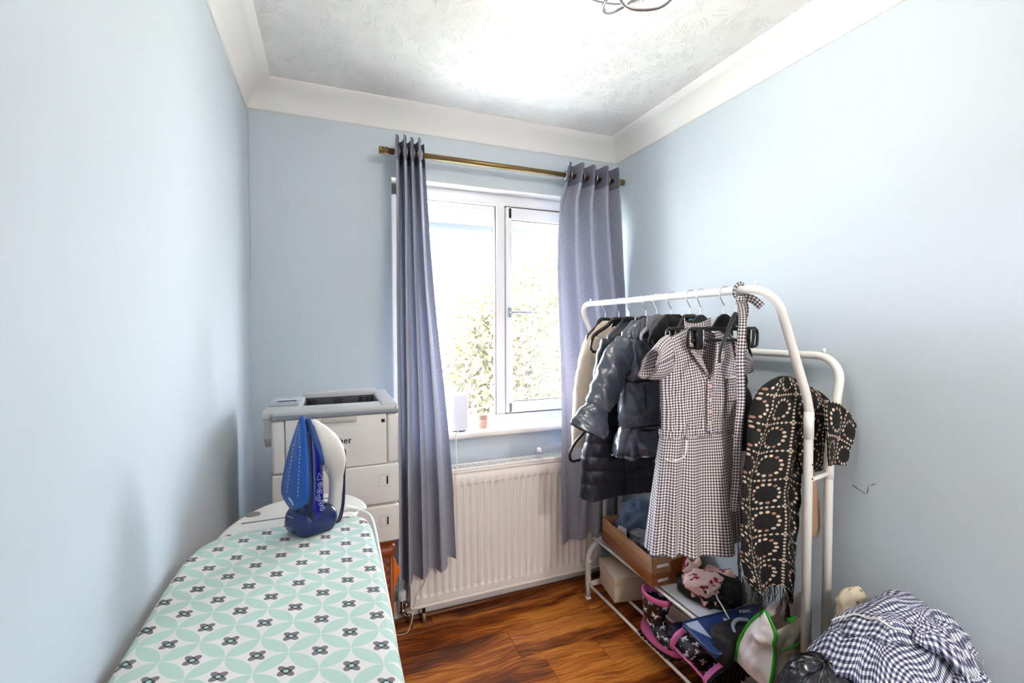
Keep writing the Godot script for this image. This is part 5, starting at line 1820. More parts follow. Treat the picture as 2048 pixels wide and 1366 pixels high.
func build_scarf() -> void:
	var t := thing("dotted_scarf", "long black scarf with rings of cream dots draped over the rail's near end", "scarf", Vector3(1.55, 0.5, 1.19), "")
	var cell := 0.078
	# hanging length, folded double
	var st := S()
	var lefts := [[0.47, 1.475], [0.60, 1.455], [0.72, 1.424], [0.94, 1.426], [1.02, 1.442], [1.116, 1.464], [1.17, 1.490], [1.205, 1.525], [1.228, 1.565], [1.240, 1.60]]
	var rights := [[0.47, 1.675], [0.60, 1.696], [0.85, 1.702], [1.0, 1.704], [1.10, 1.708], [1.19, 1.698], [1.215, 1.682], [1.230, 1.660], [1.240, 1.630]]
	var deep := [[0.47, 0.010], [0.9, 0.014], [1.05, 0.026], [1.15, 0.036], [1.21, 0.032], [1.238, 0.012]]
	var low := func(q: float) -> float: return 0.575 - 0.055 * q + 0.025 * sin(q * 4.0 + 0.6)
	var rings := []
	for j in 61:
		var ring := PackedVector3Array()
		for i in 64:
			var w := TAU * i / 64
			var y := lerpf(low.call(signf(cos(w)) * pow(absf(cos(w)), 0.7)), 1.238, j / 60.0)
			var l := key(lefts, y)
			var r := key(rights, y)
			var cw := cos(w)
			var sw := sin(w)
			var q := signf(cw) * pow(absf(cw), 0.7)
			var fold := 0.016 * sin(q * 5.2 + 0.8 * sin(y * 9)) * smoothstep(1.24, 1.0, y)
			var p := Vector3((l + r) / 2 + q * (r - l) / 2, y, 1.186 + fold + signf(sw) * pow(absf(sw), 0.8) * key(deep, y))
			p.z += 0.008 * nz(p, 260.0)
			ring.append(p)
		rings.append(ring)
	loft(st, rings, false, true, 5, 7.6)
	part("hanging_length", st, M.scarf, t)
	# fringe along both ends
	st = S()
	rng.seed = 77
	for i in 60:
		var u := rng.randf()
		var a := Vector3(lerpf(1.468, 1.665, u), low.call(2 * u - 1) + 0.004, 1.186 + 0.016 * sin((2 * u - 1) * 5.2 + 0.8 * sin(0.55 * 9)))
		tube(st, [a, a + Vector3(rng.randf_range(-0.01, 0.01), -0.03, 0.004), a + Vector3(rng.randf_range(-0.015, 0.015), rng.randf_range(-0.075, -0.05), rng.randf_range(-0.01, 0.01))], [0.0016, 0.0012, 0.0006], 4)
	for i in 26:
		var y := lerpf(0.60, 0.78, rng.randf())
		var a := Vector3(key(lefts, y) + 0.002, y, 1.19)
		tube(st, [a, a + Vector3(-0.006, -0.03, 0.004), a + Vector3(rng.randf_range(-0.012, 0.012), -0.07, 0.004)], [0.0016, 0.0012, 0.0006], 4)
	var fr := part("fringe", st, mat(Color(0.03, 0.04, 0.08), 0.8), t)
	fr.set_meta("kind", "stuff")
	# bundled part between and round the two posts
	st = S()
	rings = []
	var tab := [[0.935, 1.660, 1.745, 0.012], [0.97, 1.655, 1.778, 0.020], [1.03, 1.650, 1.798, 0.024], [1.10, 1.650, 1.800, 0.026], [1.15, 1.650, 1.780, 0.026], [1.185, 1.650, 1.735, 0.022], [1.205, 1.655, 1.690, 0.010]]
	for j in 25:
		var y := lerpf(0.935, 1.205, j / 24.0)
		var c := [0.0, 0.0, 0.0]
		for k in 3:
			var l := []
			for q in tab: l.append([q[0], q[k + 1]])
			c[k] = key(l, y)
		var ring := PackedVector3Array()
		for i in 40:
			var w := TAU * i / 40
			var q := signf(cos(w)) * pow(absf(cos(w)), 0.8)
			var p := Vector3((c[0] + c[1]) / 2 + q * (c[1] - c[0]) / 2, y, 1.216 + sin(w) * c[2])
			p += Vector3(0, 0.012 * nz(p, 300.0), 0.012 * nz(p + Vector3(3, 0, 0), 260.0))
			ring.append(p)
		rings.append(ring)
	loft(st, rings, true, true, 3.6, 2.9)
	part("wrapped_fold", st, M.scarf, t)
	st = S()
	var corner := [Vector3(1.648, 1.178, 1.286), Vector3(1.804, 1.092, 1.292), Vector3(1.652, 0.985, 1.290), Vector3(1.738, 0.975, 1.287)]
	for e in 2:
		grid(st, 16, 14, func(u, v):
			var a: Vector3 = corner[0].lerp(corner[1], u)
			var b: Vector3 = corner[2].lerp(corner[3], u)
			var p := a.lerp(b, v)
			p.y += 0.016 * sin(u * PI) * (1 - v)
			p.z += 0.008 * nz(p, 300.0) + 0.008 * sin(u * 5 + v * 2) + (0.003 if e == 0 else -0.002)
			return p, 1.7, 1.9)
	part("loose_corner", st, M.scarf, t)

# soft crumpled lump; uv in metres over period
func blob(c: Vector3, r: Vector3, amp: float, freq: float, seed_: float, b := Basis.IDENTITY, period := 1.0, floor_y := -9.0, fold := 0.0, pleat := 0.0) -> SurfaceTool:
	var st := S()
	var around := TAU * (r.x + r.z) / 2
	grid(st, 48, 28, func(u, v):
		var w = TAU * u
		var e = PI * (v - 0.5)
		var d := Vector3(cos(w) * cos(e), sin(e), -sin(w) * cos(e))
		d = Vector3(signf(d.x) * pow(absf(d.x), 0.8), signf(d.y) * pow(absf(d.y), 0.8), signf(d.z) * pow(absf(d.z), 0.8))
		var k := nz(d * 0.26 + Vector3(seed_, seed_ * 2, 0), freq) + 0.55 * absf(nz(d * 0.26 + Vector3(0, seed_, 5), freq * 2.6)) - 0.1
		var f := 1.0 + amp * k
		if fold > 0: f += fold * absf(sin(d.x * 5 + d.z * 7 + 3.0 * k + seed_)) * (1 - absf(d.y))
		if pleat > 0: f += 0.07 * sin(w * pleat + 5.0 * k) * (1 - 0.5 * absf(d.y))
		var p := c + b * (d * r * f)
		p.y = maxf(p.y, floor_y)
		return p, around / period, 2.2 * maxf(r.y, r.z) / period)
	return st

func one(called: String, label: String, category: String, at: Vector3, group := "") -> Node3D:
	return thing(called, label, category, at, group)

func build_shelf_things() -> void:
	# panel lying on the upper rods
	var t := one("shelf_panel", "plain white panel lying on the upper rods of the clothes rail", "panel", Vector3(1.675, 0.3035, 0.62))
	part("panel", box(Vector3(1.678, 0.3095, 0.610), Vector3(0.212, 0.011, 0.80), 0.002), mat(Color(0.86, 0.86, 0.88), 0.5), t)
	# open cardboard carton
	var e := deg_to_rad(5.5)
	var b := Basis(Vector3(0, 1, 0), -e)
	var w := 0.236
	var l := 0.435
	var h := 0.122
	var c := Vector3(1.670, 0.3155, 0.468)
	t = one("carton", "open brown cardboard carton with torn rim and brown tape on the upper shelf", "box", c)
	var at := func(x: float, y: float, z: float) -> Vector3: return c + b * Vector3(x, y, z)
	var torn := func(a: Vector3, d: Vector3, th: Vector3, sd: float) -> SurfaceTool:
		# wall with a ragged top edge
		var st := S()
		var n := 26
		for side in 2:
			grid(st, n, 3, func(u, v):
				var hh := h - 0.006 * absf(N.get_noise_1d(u * 160 + sd * 100)) - 0.003 * absf(N.get_noise_1d(u * 700 + sd * 31))
				var p = a + d * (u if side == 0 else 1 - u)
				if side == 1: hh = h - 0.006 * absf(N.get_noise_1d((1 - u) * 160 + sd * 100)) - 0.003 * absf(N.get_noise_1d((1 - u) * 700 + sd * 31))
				return b * (p + th * (0.5 if side == 0 else -0.5) + Vector3(0, hh * v, 0)) + c, d.length(), h)
		grid(st, n, 1, func(u, v):
			var hh := h - 0.006 * absf(N.get_noise_1d(u * 160 + sd * 100)) - 0.003 * absf(N.get_noise_1d(u * 700 + sd * 31))
			return b * (a + d * u + th * (0.5 - v) + Vector3(0, hh, 0)) + c, d.length(), 0.005)
		return st
	part("side", torn.call(Vector3(-w / 2, 0, l / 2), Vector3(w, 0, 0), Vector3(0, 0, 0.005), 1.0), M.card, t)
	part("side", torn.call(Vector3(w / 2, 0, -l / 2), Vector3(-w, 0, 0), Vector3(0, 0, -0.005), 2.0), M.card, t)
	part("side", torn.call(Vector3(-w / 2, 0, -l / 2), Vector3(0, 0, l), Vector3(-0.005, 0, 0), 3.0), M.card, t)
	part("side", torn.call(Vector3(w / 2, 0, l / 2), Vector3(0, 0, -l), Vector3(0.005, 0, 0), 4.0), M.card, t)
	part("bottom", box(at.call(0, 0.003, 0), Vector3(w, 0.005, l), 0.001, 1, b), M.card, t)
	part("inner_flap", box(at.call(0.0, 0.050, 0.085), Vector3(w - 0.02, 0.004, 0.15), 0.001, 1, b * Basis(Vector3(1, 0, 0), -0.22)), M.card, t)
	part("tape", box(at.call(-w / 2 - 0.0032, 0.030, 0.0), Vector3(0.001, 0.048, l + 0.006), 0.0003, 1, b), M.tape, t)
	part("tape", box(at.call(0.0, 0.030, l / 2 + 0.0032), Vector3(w + 0.006, 0.048, 0.001), 0.0003, 1, b), M.tape, t)
	part("tape", box(at.call(0.012, 0.072, l / 2 + 0.0030), Vector3(0.085, 0.070, 0.001), 0.0003, 1, b * Basis(Vector3(0, 0, 1), 0.2)), M.tape, t)
	for q in [[-0.072, 0.086, 0.058], [-0.070, 0.026, 0.050]]:
		part("paper_strip", box(at.call(q[0], q[1], l / 2 + 0.0044), Vector3(q[2], 0.013, 0.001), 0.0003, 1, b * Basis(Vector3(0, 0, 1), 0.06)), M.white_plastic, t)
	var st := S()
	tube(st, spline([at.call(-0.045, 0.066, 0.02), at.call(0.0, 0.072, 0.035), at.call(0.06, 0.070, 0.03), at.call(0.085, 0.060, 0.06)], 5), 0.003, 6, 0.5)
	part("strap", st, M.black, t)
	# clothes in the carton
	t = one("folded_trousers", "blue grey trousers heaped over the far end of the cardboard carton", "clothing", at.call(0.02, 0.03, -0.13))
	part("cloth", blob(at.call(0.030, 0.115, -0.135), Vector3(0.088, 0.105, 0.062), 0.32, 140, 2.0, b * Basis(Vector3(0, 0, 1), -0.35), 1.0, c.y + 0.008, 0.05), M.blue_cloth, t)
	t = one("jersey_shirt", "grey jersey shirt lying in the middle of the cardboard carton", "clothing", at.call(0.0, 0.01, -0.01))
	part("cloth", blob(at.call(-0.005, 0.076, -0.020), Vector3(0.062, 0.040, 0.055), 0.4, 150, 5.0, b * Basis(Vector3(0, 0, 1), -0.3), 1.0, c.y + 0.008, 0.06), M.grey_cloth, t)
	part("cloth_sleeve", sleeve([at.call(-0.03, 0.085, -0.02), at.call(0.0, 0.088, 0.01), at.call(0.045, 0.072, 0.03)], [0.024, 0.026, 0.020], 0, 0, 0.008, 5), M.grey_cloth, t)
	t = one("white_sock", "small white cloth wedged by the left rim of the cardboard carton", "clothing", at.call(-0.09, 0.01, -0.08))
	part("cloth", blob(at.call(-0.092, 0.098, -0.080), Vector3(0.018, 0.026, 0.030), 0.35, 140, 7.0, b), mat(Color(0.85, 0.78, 0.74), 0.9), t)
	t = one("striped_cloth", "pale blue striped cloth peeping out at the near end of the carton", "clothing", at.call(0.0, 0.06, 0.13))
	part("cloth", blob(at.call(-0.005, 0.092, 0.140), Vector3(0.060, 0.022, 0.042), 0.45, 190, 9.0, b, 1.0, c.y + 0.058, 0.10), M.pale_cloth, t)
	for i in 4:
		st = S()
		tube(st, spline([at.call(0.010 + i * 0.010, 0.102, 0.170), at.call(0.005 + i * 0.011, 0.115 - 0.002 * i, 0.145), at.call(0.002 + i * 0.011, 0.108, 0.115)], 4), 0.0012, 4)
		part("stripe", st, M.navy, t)
	# cream shoe box below
	b = Basis(Vector3(0, 1, 0), -0.19)
	c = Vector3(1.640, 0.087, 0.318)
	t = one("shoe_box", "closed cream shoe box on the lower shelf under the carton", "box", c)
	part("body", box(c + Vector3(0, 0.055, 0), Vector3(0.168, 0.110, 0.186), 0.002, 1, b), M.shoebox, t)
	part("lid", box(c + b * Vector3(0.0, 0.102, 0.0), Vector3(0.176, 0.038, 0.194), 0.002, 1, b * Basis(Vector3(1, 0, 0), 0.02)), M.shoebox, t)
	# cherry print clothes
	t = one("dark_leggings", "black cherry printed leggings heaped under the pink cherry blouse", "clothing", Vector3(1.69, 0.316, 0.84))
	part("cloth", blob(Vector3(1.690, 0.352, 0.815), Vector3(0.092, 0.042, 0.105), 0.3, 55, 11.0, Basis.IDENTITY, 0.10, 0.317, 0.05), M.cherry_dark, t)
	part("cloth_leg", blob(Vector3(1.728, 0.372, 0.868), Vector3(0.062, 0.050, 0.068), 0.3, 55, 12.0, Basis.IDENTITY, 0.10, 0.317, 0.05), M.cherry_dark, t)
	t = one("cherry_blouse", "pink frilled blouse printed with red cherries, crumpled on the upper shelf", "clothing", Vector3(1.66, 0.38, 0.83))
	part("cloth", blob(Vector3(1.655, 0.396, 0.838), Vector3(0.074, 0.030, 0.066), 0.34, 60, 13.0, Basis(Vector3(0, 1, 0), 0.5), 0.15, -9, 0.07), M.cherry, t)
	for q in [[Vector3(1.612, 0.392, 0.765), Vector3(1.700, 0.434, 0.755), Vector3(-0.2, 0.5, -0.8), 0.036, 0.5], [Vector3(1.590, 0.392, 0.800), Vector3(1.640, 0.402, 0.770), Vector3(-0.8, 0.25, -0.4), 0.030, 1.5], [Vector3(1.690, 0.428, 0.805), Vector3(1.745, 0.390, 0.912), Vector3(0.6, 0.5, 0.1), 0.044, 2.5], [Vector3(1.588, 0.372, 0.838), Vector3(1.640, 0.356, 0.905), Vector3(-0.75, -0.2, 0.5), 0.032, 3.5]]:
		st = S()
		var dirn: Vector3 = (q[2] as Vector3).normalized()
		for side in 2:
			grid(st, 44, 8, func(u, v):
				var uu: float = u if side == 0 else 1 - u
				var p: Vector3 = (q[0] as Vector3).lerp(q[1], uu) - dirn * 0.014
				p += dirn * q[3] * v * 1.3 * (0.35 + 0.65 * sin(uu * PI))
				p.y += v * 0.012 * sin(uu * 12 + q[4] * 3) + 0.004 * sin(v * PI) + (0.0022 if side == 0 else -0.0022)
				p += Vector3(0.006 * v * cos(uu * 12 + q[4]), 0, 0.005 * v * sin(uu * 10 + q[4]))
				return p, 0.7, 0.3)
		part("frill", st, M.cherry, t)
	# blue school book bag
	t = one("book_bag", "flat blue school book bag with a silver corner and white lettering", "bag", Vector3(1.62, 0.316, 1.03))
	var fb := Basis(Vector3(0, 1, 0), -0.09) * Basis(Vector3(0, 0, 1), 0.02)
	c = Vector3(1.616, 0.332, 1.022)
	part("body", box(c, Vector3(0.335, 0.020, 0.165), 0.008, 3, fb), M.school_blue, t)
	st = S()
	var edge := []
	for q in [Vector2(-0.155, -0.084), Vector2(0.155, -0.084), Vector2(0.169, -0.07), Vector2(0.169, 0.07), Vector2(0.155, 0.084), Vector2(-0.155, 0.084), Vector2(-0.169, 0.07), Vector2(-0.169, -0.07)]: edge.append(c + fb * Vector3(q.x, 0.008, q.y))
	tube(st, edge, 0.0045, 8, 1.0, Vector3.UP, true)
	part("binding", st, mat(Color(0.12, 0.19, 0.36), 0.35), t)
	st = S()
	prism(st, PackedVector2Array([Vector2(-0.158, -0.072), Vector2(-0.108, -0.074), Vector2(-0.124, 0.020), Vector2(-0.158, -0.048)]), 0.0015, Transform3D(fb * Basis(Vector3(1, 0, 0), Vector3(0, 0, 1), Vector3(0, -1, 0)), c + fb * Vector3(0, 0.0105, 0)))
	part("reflective_corner", st, M.reflect, t)
	for q in [["S INF", Vector3(-0.018, 0.011, -0.030), 1.05], ["ANT", Vector3(0.090, 0.011, -0.062), -0.25]]:
		var tm := TextMesh.new()
		tm.text = q[0]
		tm.font_size = 32
		tm.pixel_size = 0.0007
		tm.depth = 0.001
		var f := SystemFont.new()
		f.font_names = PackedStringArray(["Droid Sans"])
		f.font_weight = 700
		tm.font = f
		var pr := part("lettering", tm, M.white_plastic, t)
		pr.transform = Transform3D(fb * Basis(Vector3(0, 1, 0), q[2]) * Basis(Vector3(1, 0, 0), -PI / 2), c + fb * q[1] - base_of[t])
	# black hanger with folded dark trousers, thrown down on the book bag
	t = one("coat_hanger", "black hanger with a white wire hook lying flat on the blue book bag", "hanger", Vector3(1.58, 0.345, 1.03))
	st = S()
	tube(st, spline([Vector3(1.680, 0.392, 0.918), Vector3(1.672, 0.396, 0.892), Vector3(1.645, 0.394, 0.896), Vector3(1.626, 0.388, 0.922), Vector3(1.615, 0.378, 0.957), Vector3(1.596, 0.368, 1.002), Vector3(1.590, 0.362, 1.018)], 6), 0.0024, 8)
	part("hook", st, mat(Color(0.85, 0.83, 0.84), 0.3), t)
	st = S()
	tube(st, spline([Vector3(1.490, 0.372, 1.056), Vector3(1.545, 0.366, 1.036), Vector3(1.592, 0.362, 1.016), Vector3(1.640, 0.360, 1.030), Vector3(1.69, 0.358, 1.052)], 5), [0.008, 0.010, 0.013, 0.010, 0.008], 8, 0.7)
	part("body", st, M.black, t)
	t = one("dark_trousers", "folded black trousers over the hanger beside the white shopping bag", "clothing", Vector3(1.55, 0.345, 1.07))
	part("cloth", blob(Vector3(1.548, 0.360, 1.062), Vector3(0.072, 0.026, 0.046), 0.16, 120, 19.0, fb, 1.0, -9, 0.04), M.dark_cloth, t)
	part("fold", box(Vector3(1.490, 0.338, 1.080), Vector3(0.046, 0.090, 0.066), 0.016, 4, Basis(Vector3(0, 0, 1), -0.18)), M.dark_cloth, t)
	st = S()
	tube(st, spline([Vector3(1.535, 0.383, 1.084), Vector3(1.548, 0.393, 1.064), Vector3(1.585, 0.396, 1.052), Vector3(1.622, 0.390, 1.060)], 5), 0.006, 8, 0.4)
	part("waist_tape", st, M.reflect, t)
	# rain boots
	var b1 := boot("rain_boot", "navy rain boot with white ponies and pink trim, standing on the lower shelf", Transform3D(Basis(Vector3(0, 0, 1), -0.10) * Basis(Vector3(0, 1, 0), 0.05), Vector3(1.548, 0.094, 0.690)))
	var lie := Basis(Vector3(0.0, 0.12, -1).normalized(), 0) if false else Basis(Vector3(0, 1, 0), PI / 2) * Basis(Vector3(0, 0, 1), PI / 2 - 0.25)
	# lying: leg points back along the shelf, toe towards the wall
	lie = Basis(Vector3(0.02, 0.98, 0.2).normalized(), Vector3(-0.05, 0.20, -0.98).normalized(), Vector3(-0.99, 0.02, 0.05).normalized())
	lie = lie.orthonormalized()
	lie.z = -lie.z
	lie.x = lie.y.cross(lie.z)
	var b2 := boot("rain_boot", "matching pony rain boot lying on its back, sole towards the shopping bag", Transform3D(lie, Vector3(1.602, 0.150, 1.000)))
	st = S()
	t = one("boot_sock", "navy lining sock bunched at the mouth of the lying rain boot", "sock", Vector3(1.60, 0.15, 0.78))
	part("cloth", blob(Vector3(1.592, 0.160, 0.770), Vector3(0.052, 0.045, 0.036), 0.25, 130, 23.0), mat(Color(0.06, 0.10, 0.24), 0.5), t)

func boot(called: String, label: String, xf: Transform3D) -> Node3D:
	var t := thing(called, label, "boot", xf.origin, "pair of pony rain boots")
	t.basis = xf.basis
	base_of.erase(t)
	var st := S()
	var path := [Vector3(0, 0.185, -0.028), Vector3(0, 0.145, -0.030), Vector3(0, 0.105, -0.032), Vector3(0, 0.078, -0.026), Vector3(0, 0.058, -0.006), Vector3(0, 0.046, 0.030), Vector3(0, 0.040, 0.064), Vector3(0, 0.034, 0.094), Vector3(0, 0.028, 0.116)]
	var wide := [0.050, 0.048, 0.045, 0.044, 0.042, 0.042, 0.041, 0.034, 0.012]
	var deep := [0.066, 0.062, 0.058, 0.058, 0.052, 0.042, 0.036, 0.028, 0.010]
	var dirs := [0.0, 0.0, 0.05, 0.35, 0.75, 1.2, 1.4, 1.5, 1.5]
	var rings := []
	for j in path.size():
		var ring := PackedVector3Array()
		for i in 28:
			var w := TAU * i / 28
			var a: float = dirs[j]
			# section plane tips from level (leg) to upright (toe)
			var back := Vector3(0, sin(a), -cos(a))
			var p: Vector3 = path[j] + Vector3(cos(w) * wide[j], 0, 0) + back * sin(w) * deep[j]
			p.y = maxf(p.y, 0.008)
			ring.append(p)
		rings.append(ring)
	loft(st, rings, false, true, 3.0, 2.2)
	part("upper", st, M.boot, t)
	var plan := func(grow: float) -> PackedVector2Array:
		var o := PackedVector2Array()
		for i in 40:
			var w := TAU * i / 40
			var zz := sin(w)
			o.append(Vector2(cos(w) * (0.044 + 0.004 * zz + grow) * (0.9 + 0.1 * absf(cos(w))), 0.014 + zz * (0.106 + grow)))
		return o
	var flat := Basis(Vector3(1, 0, 0), Vector3(0, 0, 1), Vector3(0, -1, 0))
	st = S()
	prism(st, plan.call(0.005), 0.018, Transform3D(flat, Vector3(0, 0.021, 0)))
	part("foxing", st, M.pink, t, "pink band round the foot")
	st = S()
	prism(st, plan.call(0.003), 0.012, Transform3D(flat, Vector3(0, 0.006, 0)))
	for i in 9:
		rbox(st, Vector3(0, -0.002, -0.078 + i * 0.023), Vector3(0.070 if i in [0, 8] else 0.086, 0.008, 0.012), 0.002)
	part("sole", st, M.rubber, t)
	st = S()
	var top := []
	for k in [[0.165, 1.03], [0.166, 1.07], [0.187, 1.08], [0.189, 1.05], [0.187, 0.97], [0.160, 0.95]]:
		var ring := PackedVector3Array()
		for i in 28:
			var w := TAU * i / 28
			ring.append(Vector3(cos(w) * 0.050 * k[1], k[0], -0.028 - sin(w) * 0.066 * k[1]))
		top.append(ring)
	loft(st, top, false, false)
	part("cuff", st, M.pink, t, "pink cuff")
	st = S()
	tube(st, spline([Vector3(0, 0.170, -0.096), Vector3(0, 0.130, -0.094), Vector3(0, 0.08, -0.090), Vector3(0, 0.030, -0.090)], 4), 0.006, 8, 0.5, Vector3(1, 0, 0))
	part("back_seam", st, M.pink, t)
	st = S()
	lathe(st, [[0.0, 0.120], [0.046, 0.120], [0.047, 0.15]], Vector3(0, 0, -0.028), 24)
	part("lining", st, M.navy, t)
	return t

func build_bags() -> void:
	# white reusable shopping bag with green binding, on the near end of the upper shelf
	var t := thing("shopping_bag", "crumpled white shopping bag edged in bright green, beside the rail's near posts", "bag", Vector3(1.57, 0.316, 1.18), "")
	var left := spline([Vector3(1.506, 0.318, 1.115), Vector3(1.500, 0.38, 1.128), Vector3(1.502, 0.435, 1.148), Vector3(1.510, 0.485, 1.172), Vector3(1.522, 0.530, 1.205)], 6)
	var right := spline([Vector3(1.500, 0.312, 1.240), Vector3(1.506, 0.37, 1.246), Vector3(1.522, 0.425, 1.240), Vector3(1.512, 0.452, 1.243), Vector3(1.520, 0.484, 1.243), Vector3(1.523, 0.529, 1.207)], 6)
	var back := spline([Vector3(1.68, 0.320, 1.246), Vector3(1.682, 0.39, 1.244), Vector3(1.676, 0.44, 1.242), Vector3(1.684, 0.50, 1.238), Vector3(1.690, 0.545, 1.232)], 6)
	var rear := spline([Vector3(1.685, 0.320, 1.13), Vector3(1.690, 0.40, 1.14), Vector3(1.692, 0.47, 1.15), Vector3(1.70, 0.535, 1.16)], 6)
	var pick := func(l: PackedVector3Array, v: float) -> Vector3:
		var x := v * (l.size() - 1)
		var i := mini(int(x), l.size() - 2)
		return l[i].lerp(l[i + 1], x - i)
	var sheet := func(a: PackedVector3Array, b: PackedVector3Array, out: Vector3, amt: float, top: float, sd: float) -> SurfaceTool:
		var st := S()
		grid(st, 22, 30, func(u, v):
			var p: Vector3 = pick.call(a, v * top).lerp(pick.call(b, v * top), u)
			var s := sin(u * PI) * minf(1.0, sin(v * PI) + 0.4)
			var n1 := nz(Vector3(p.x + sd, p.y * 0.7, p.z), 230.0)
			return p + out * s * amt + out * 0.012 * s * (absf(n1) * 2.0 - 0.4))
		return st
	part("front_panel", sheet.call(left, right, Vector3(-1, 0, 0), 0.014, 1.0, 0.0), M.bag_white, t)
	part("side_panel", sheet.call(right, back, Vector3(0, 0, 1), 0.004, 0.82, 3.0), mat(Color(0.72, 0.68, 0.62), 0.55), t)
	part("back_panel", sheet.call(left, rear, Vector3(0, 0, -1), 0.004, 0.95, 5.0), M.bag_white, t)
	part("far_panel", sheet.call(rear, back, Vector3(1, 0, 0), 0.004, 1.0, 7.0), M.bag_white, t)
	for l in [left, right]:
		var st := S()
		tube(st, l, 0.0052, 8)
		part("green_binding", st, M.green, t)
	var st := S()
	tube(st, spline([Vector3(1.530, 0.437, 1.254), Vector3(1.58, 0.436, 1.254), Vector3(1.64, 0.440, 1.250)], 4), 0.0028, 6)
	part("green_binding", st, M.green, t)
	st = S()
	tube(st, spline([Vector3(1.584, 0.500, 1.232), Vector3(1.594, 0.504, 1.236), Vector3(1.61, 0.512, 1.240)], 4), [0.012, 0.008, 0.004], 8, 0.4)
	part("green_handle", st, M.green, t)
	st = S()
	tube(st, spline([Vector3(1.690, 0.520, 1.222), Vector3(1.700, 0.538, 1.212), Vector3(1.712, 0.552, 1.202)], 4), 0.0055, 8, 0.5)
	part("green_handle", st, M.green, t)
	# black bin bags
	t = thing("bin_bag", "glossy black bin bag bulging under the checked dresses in the near corner", "bag", Vector3(1.50, 0, 1.50), "")
	part("bag", blob(Vector3(1.545, 0.268, 1.525), Vector3(0.235, 0.275, 0.185), 0.20, 60, 27.0, Basis.IDENTITY, 1.0, 0.002, 0.06, 22.0), M.bin_bag, t)
	part("bag_neck", blob(Vector3(1.425, 0.435, 1.450), Vector3(0.115, 0.135, 0.085), 0.22, 50, 29.0, Basis.IDENTITY, 1.0, -9, 0.06, 16.0), M.bin_bag, t)
	# pile of checked dresses on top
	var heap := func(x: float, z: float) -> float:
		return 0.430 + 0.212 * exp(-pow(absf(x - 1.615) / 0.25, 4.0) - pow(absf(z - 1.51) / 0.165, 3.4))
	var fold := func(q: Array, lift: float, amp: float, sd: float, droop: float) -> SurfaceTool:
		var s2 := S()
		for side in 2:
			grid(s2, 44, 36, func(u, v):
				var uu: float = u if side == 0 else 1 - u
				var p2: Vector2 = (q[0] as Vector2).lerp(q[1], uu).lerp((q[3] as Vector2).lerp(q[2], uu), v)
				p2 += Vector2(nz(Vector3(uu * 0.3, v * 0.3, sd), 110.0), nz(Vector3(v * 0.3, uu * 0.3, sd + 9), 110.0)) * 0.035
				p2.x = minf(p2.x, W - 0.016)
				var y: float = heap.call(p2.x, p2.y) + lift
				var n := nz(Vector3(p2.x * 1.0, sd, p2.y * 2.2), 90.0)
				y += amp * (n + 0.6 * absf(nz(Vector3(p2.x * 2.0 + p2.y, sd + 4, p2.y), 110.0)))
				var e := minf(minf(uu, 1 - uu), minf(v, 1 - v))
				y -= droop * (1.0 - smoothstep(0.0, 0.16, e))
				return Vector3(p2.x, y - (0.0 if side == 0 else 0.006), p2.y), (q[1] - q[0]).length() / GP * (1 if side == 0 else -1), (q[3] - q[0]).length() / GP)
		return s2
	t = thing("folded_dress", "navy checked dress spread over the bin bag, its flap hanging at the left", "dress", Vector3(1.55, 0.45, 1.5), "")
	part("spread_skirt", fold.call([Vector2(1.422, 1.362), Vector2(1.79, 1.39), Vector2(1.80, 1.575), Vector2(1.425, 1.625)], 0.000, 0.020, 1.0, 0.018), M.gingham_navy, t)
	part("outer_fold", blob(Vector3(1.725, 0.500, 1.545), Vector3(0.072, 0.075, 0.085), 0.25, 70, 33.0, Basis(Vector3(0, 1, 0), 0.3), GP, -9, 0.05), M.gingham_navy, t)
	t = thing("folded_dress", "second navy checked dress folded on top, with pale piping along its edge", "dress", Vector3(1.62, 0.6, 1.5), "")
	part("folded_body", fold.call([Vector2(1.485, 1.395), Vector2(1.745, 1.425), Vector2(1.765, 1.585), Vector2(1.505, 1.555)], 0.042, 0.026, 3.0, 0.030), M.gingham_navy, t)
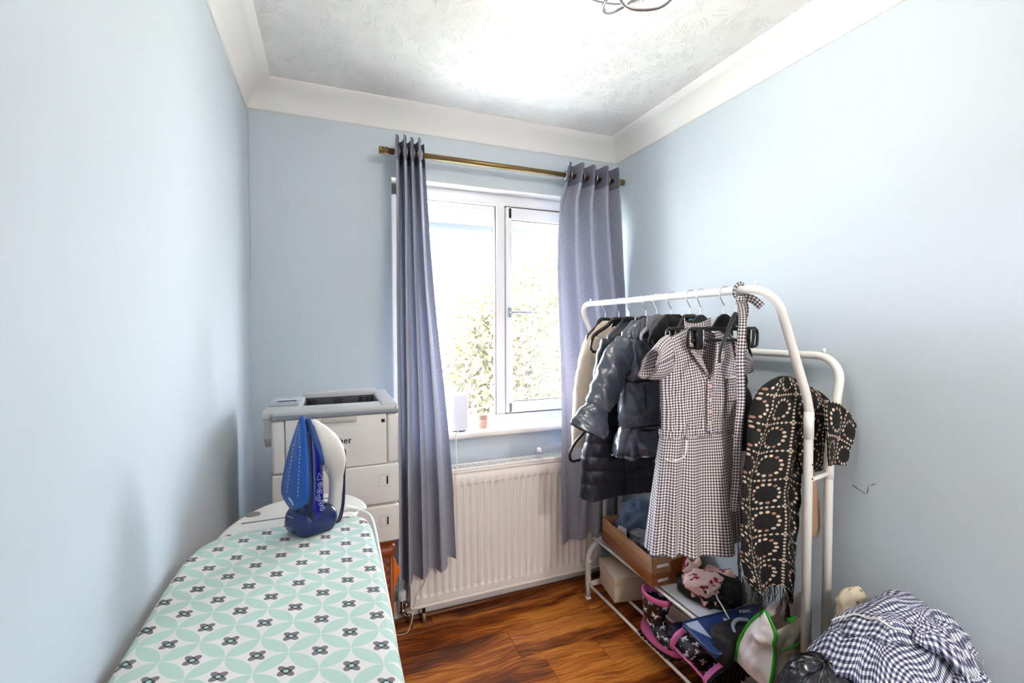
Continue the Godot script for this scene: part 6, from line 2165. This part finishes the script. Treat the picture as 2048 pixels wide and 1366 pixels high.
	part("folded_sleeve", fold.call([Vector2(1.56, 1.50), Vector2(1.70, 1.50), Vector2(1.70, 1.615), Vector2(1.60, 1.635)], 0.040, 0.022, 6.0, 0.020), M.gingham_navy, t)
	st = S()
	var pp := []
	for i in 22:
		var v := i / 21.0
		var x := lerpf(1.500, 1.545, v) + 0.008 * sin(v * PI * 2)
		var z := lerpf(1.415, 1.560, v)
		pp.append(Vector3(x, heap.call(x, z) + 0.040 + 0.026 * nz(Vector3(x, 3.0, z * 2.2), 90.0) + 0.0156 * absf(nz(Vector3(x * 2.0 + z, 7.0, z), 110.0)), z))
	tube(st, spline(pp, 2), 0.0024, 6)
	part("piping", st, M.white_plastic, t)
	for q in [[Vector3(1.700, 0.655, 1.440), Vector3(1.735, 0.645, 1.49), Vector3(1.755, 0.615, 1.55), 0.020], [Vector3(1.690, 0.640, 1.49), Vector3(1.722, 0.640, 1.53), Vector3(1.735, 0.60, 1.60), 0.024], [Vector3(1.745, 0.640, 1.415), Vector3(1.775, 0.61, 1.49), Vector3(1.785, 0.565, 1.57), 0.018]]:
		st = S()
		tube(st, spline([q[0], q[1], q[2]], 8), [q[3] * 0.7, q[3], q[3] * 1.1, q[3] * 0.8], 14, 0.55, Vector3(0.3, 0.9, 0), false, 0.13 / GP, 0.16 / GP)
		part("rolled_edge", st, M.gingham_navy, t)
	t = thing("patterned_cloth", "cream cloth with grey sprigs tucked behind the checked dresses by the wall", "clothing", Vector3(1.66, 0.55, 1.35), "")
	part("cloth", blob(Vector3(1.668, 0.590, 1.368), Vector3(0.052, 0.062, 0.034), 0.3, 60, 35.0, Basis.IDENTITY, 0.08, -9, 0.08), M.floral_pale, t)
	# tan cloth bag hanging behind the posts
	t = thing("tan_tote", "tan cloth bag hanging against the wall behind the scarf", "bag", Vector3(1.70, 0.74, 1.21), "")
	part("bag", trunk(1.222, [[0.735, 1.680, 1.716, 0.008], [0.76, 1.676, 1.726, 0.012], [0.82, 1.674, 1.726, 0.013], [0.90, 1.676, 1.708, 0.010], [0.96, 1.678, 1.695, 0.006]], [], 0, 0.004, 51, 18, 24), M.tan, t)
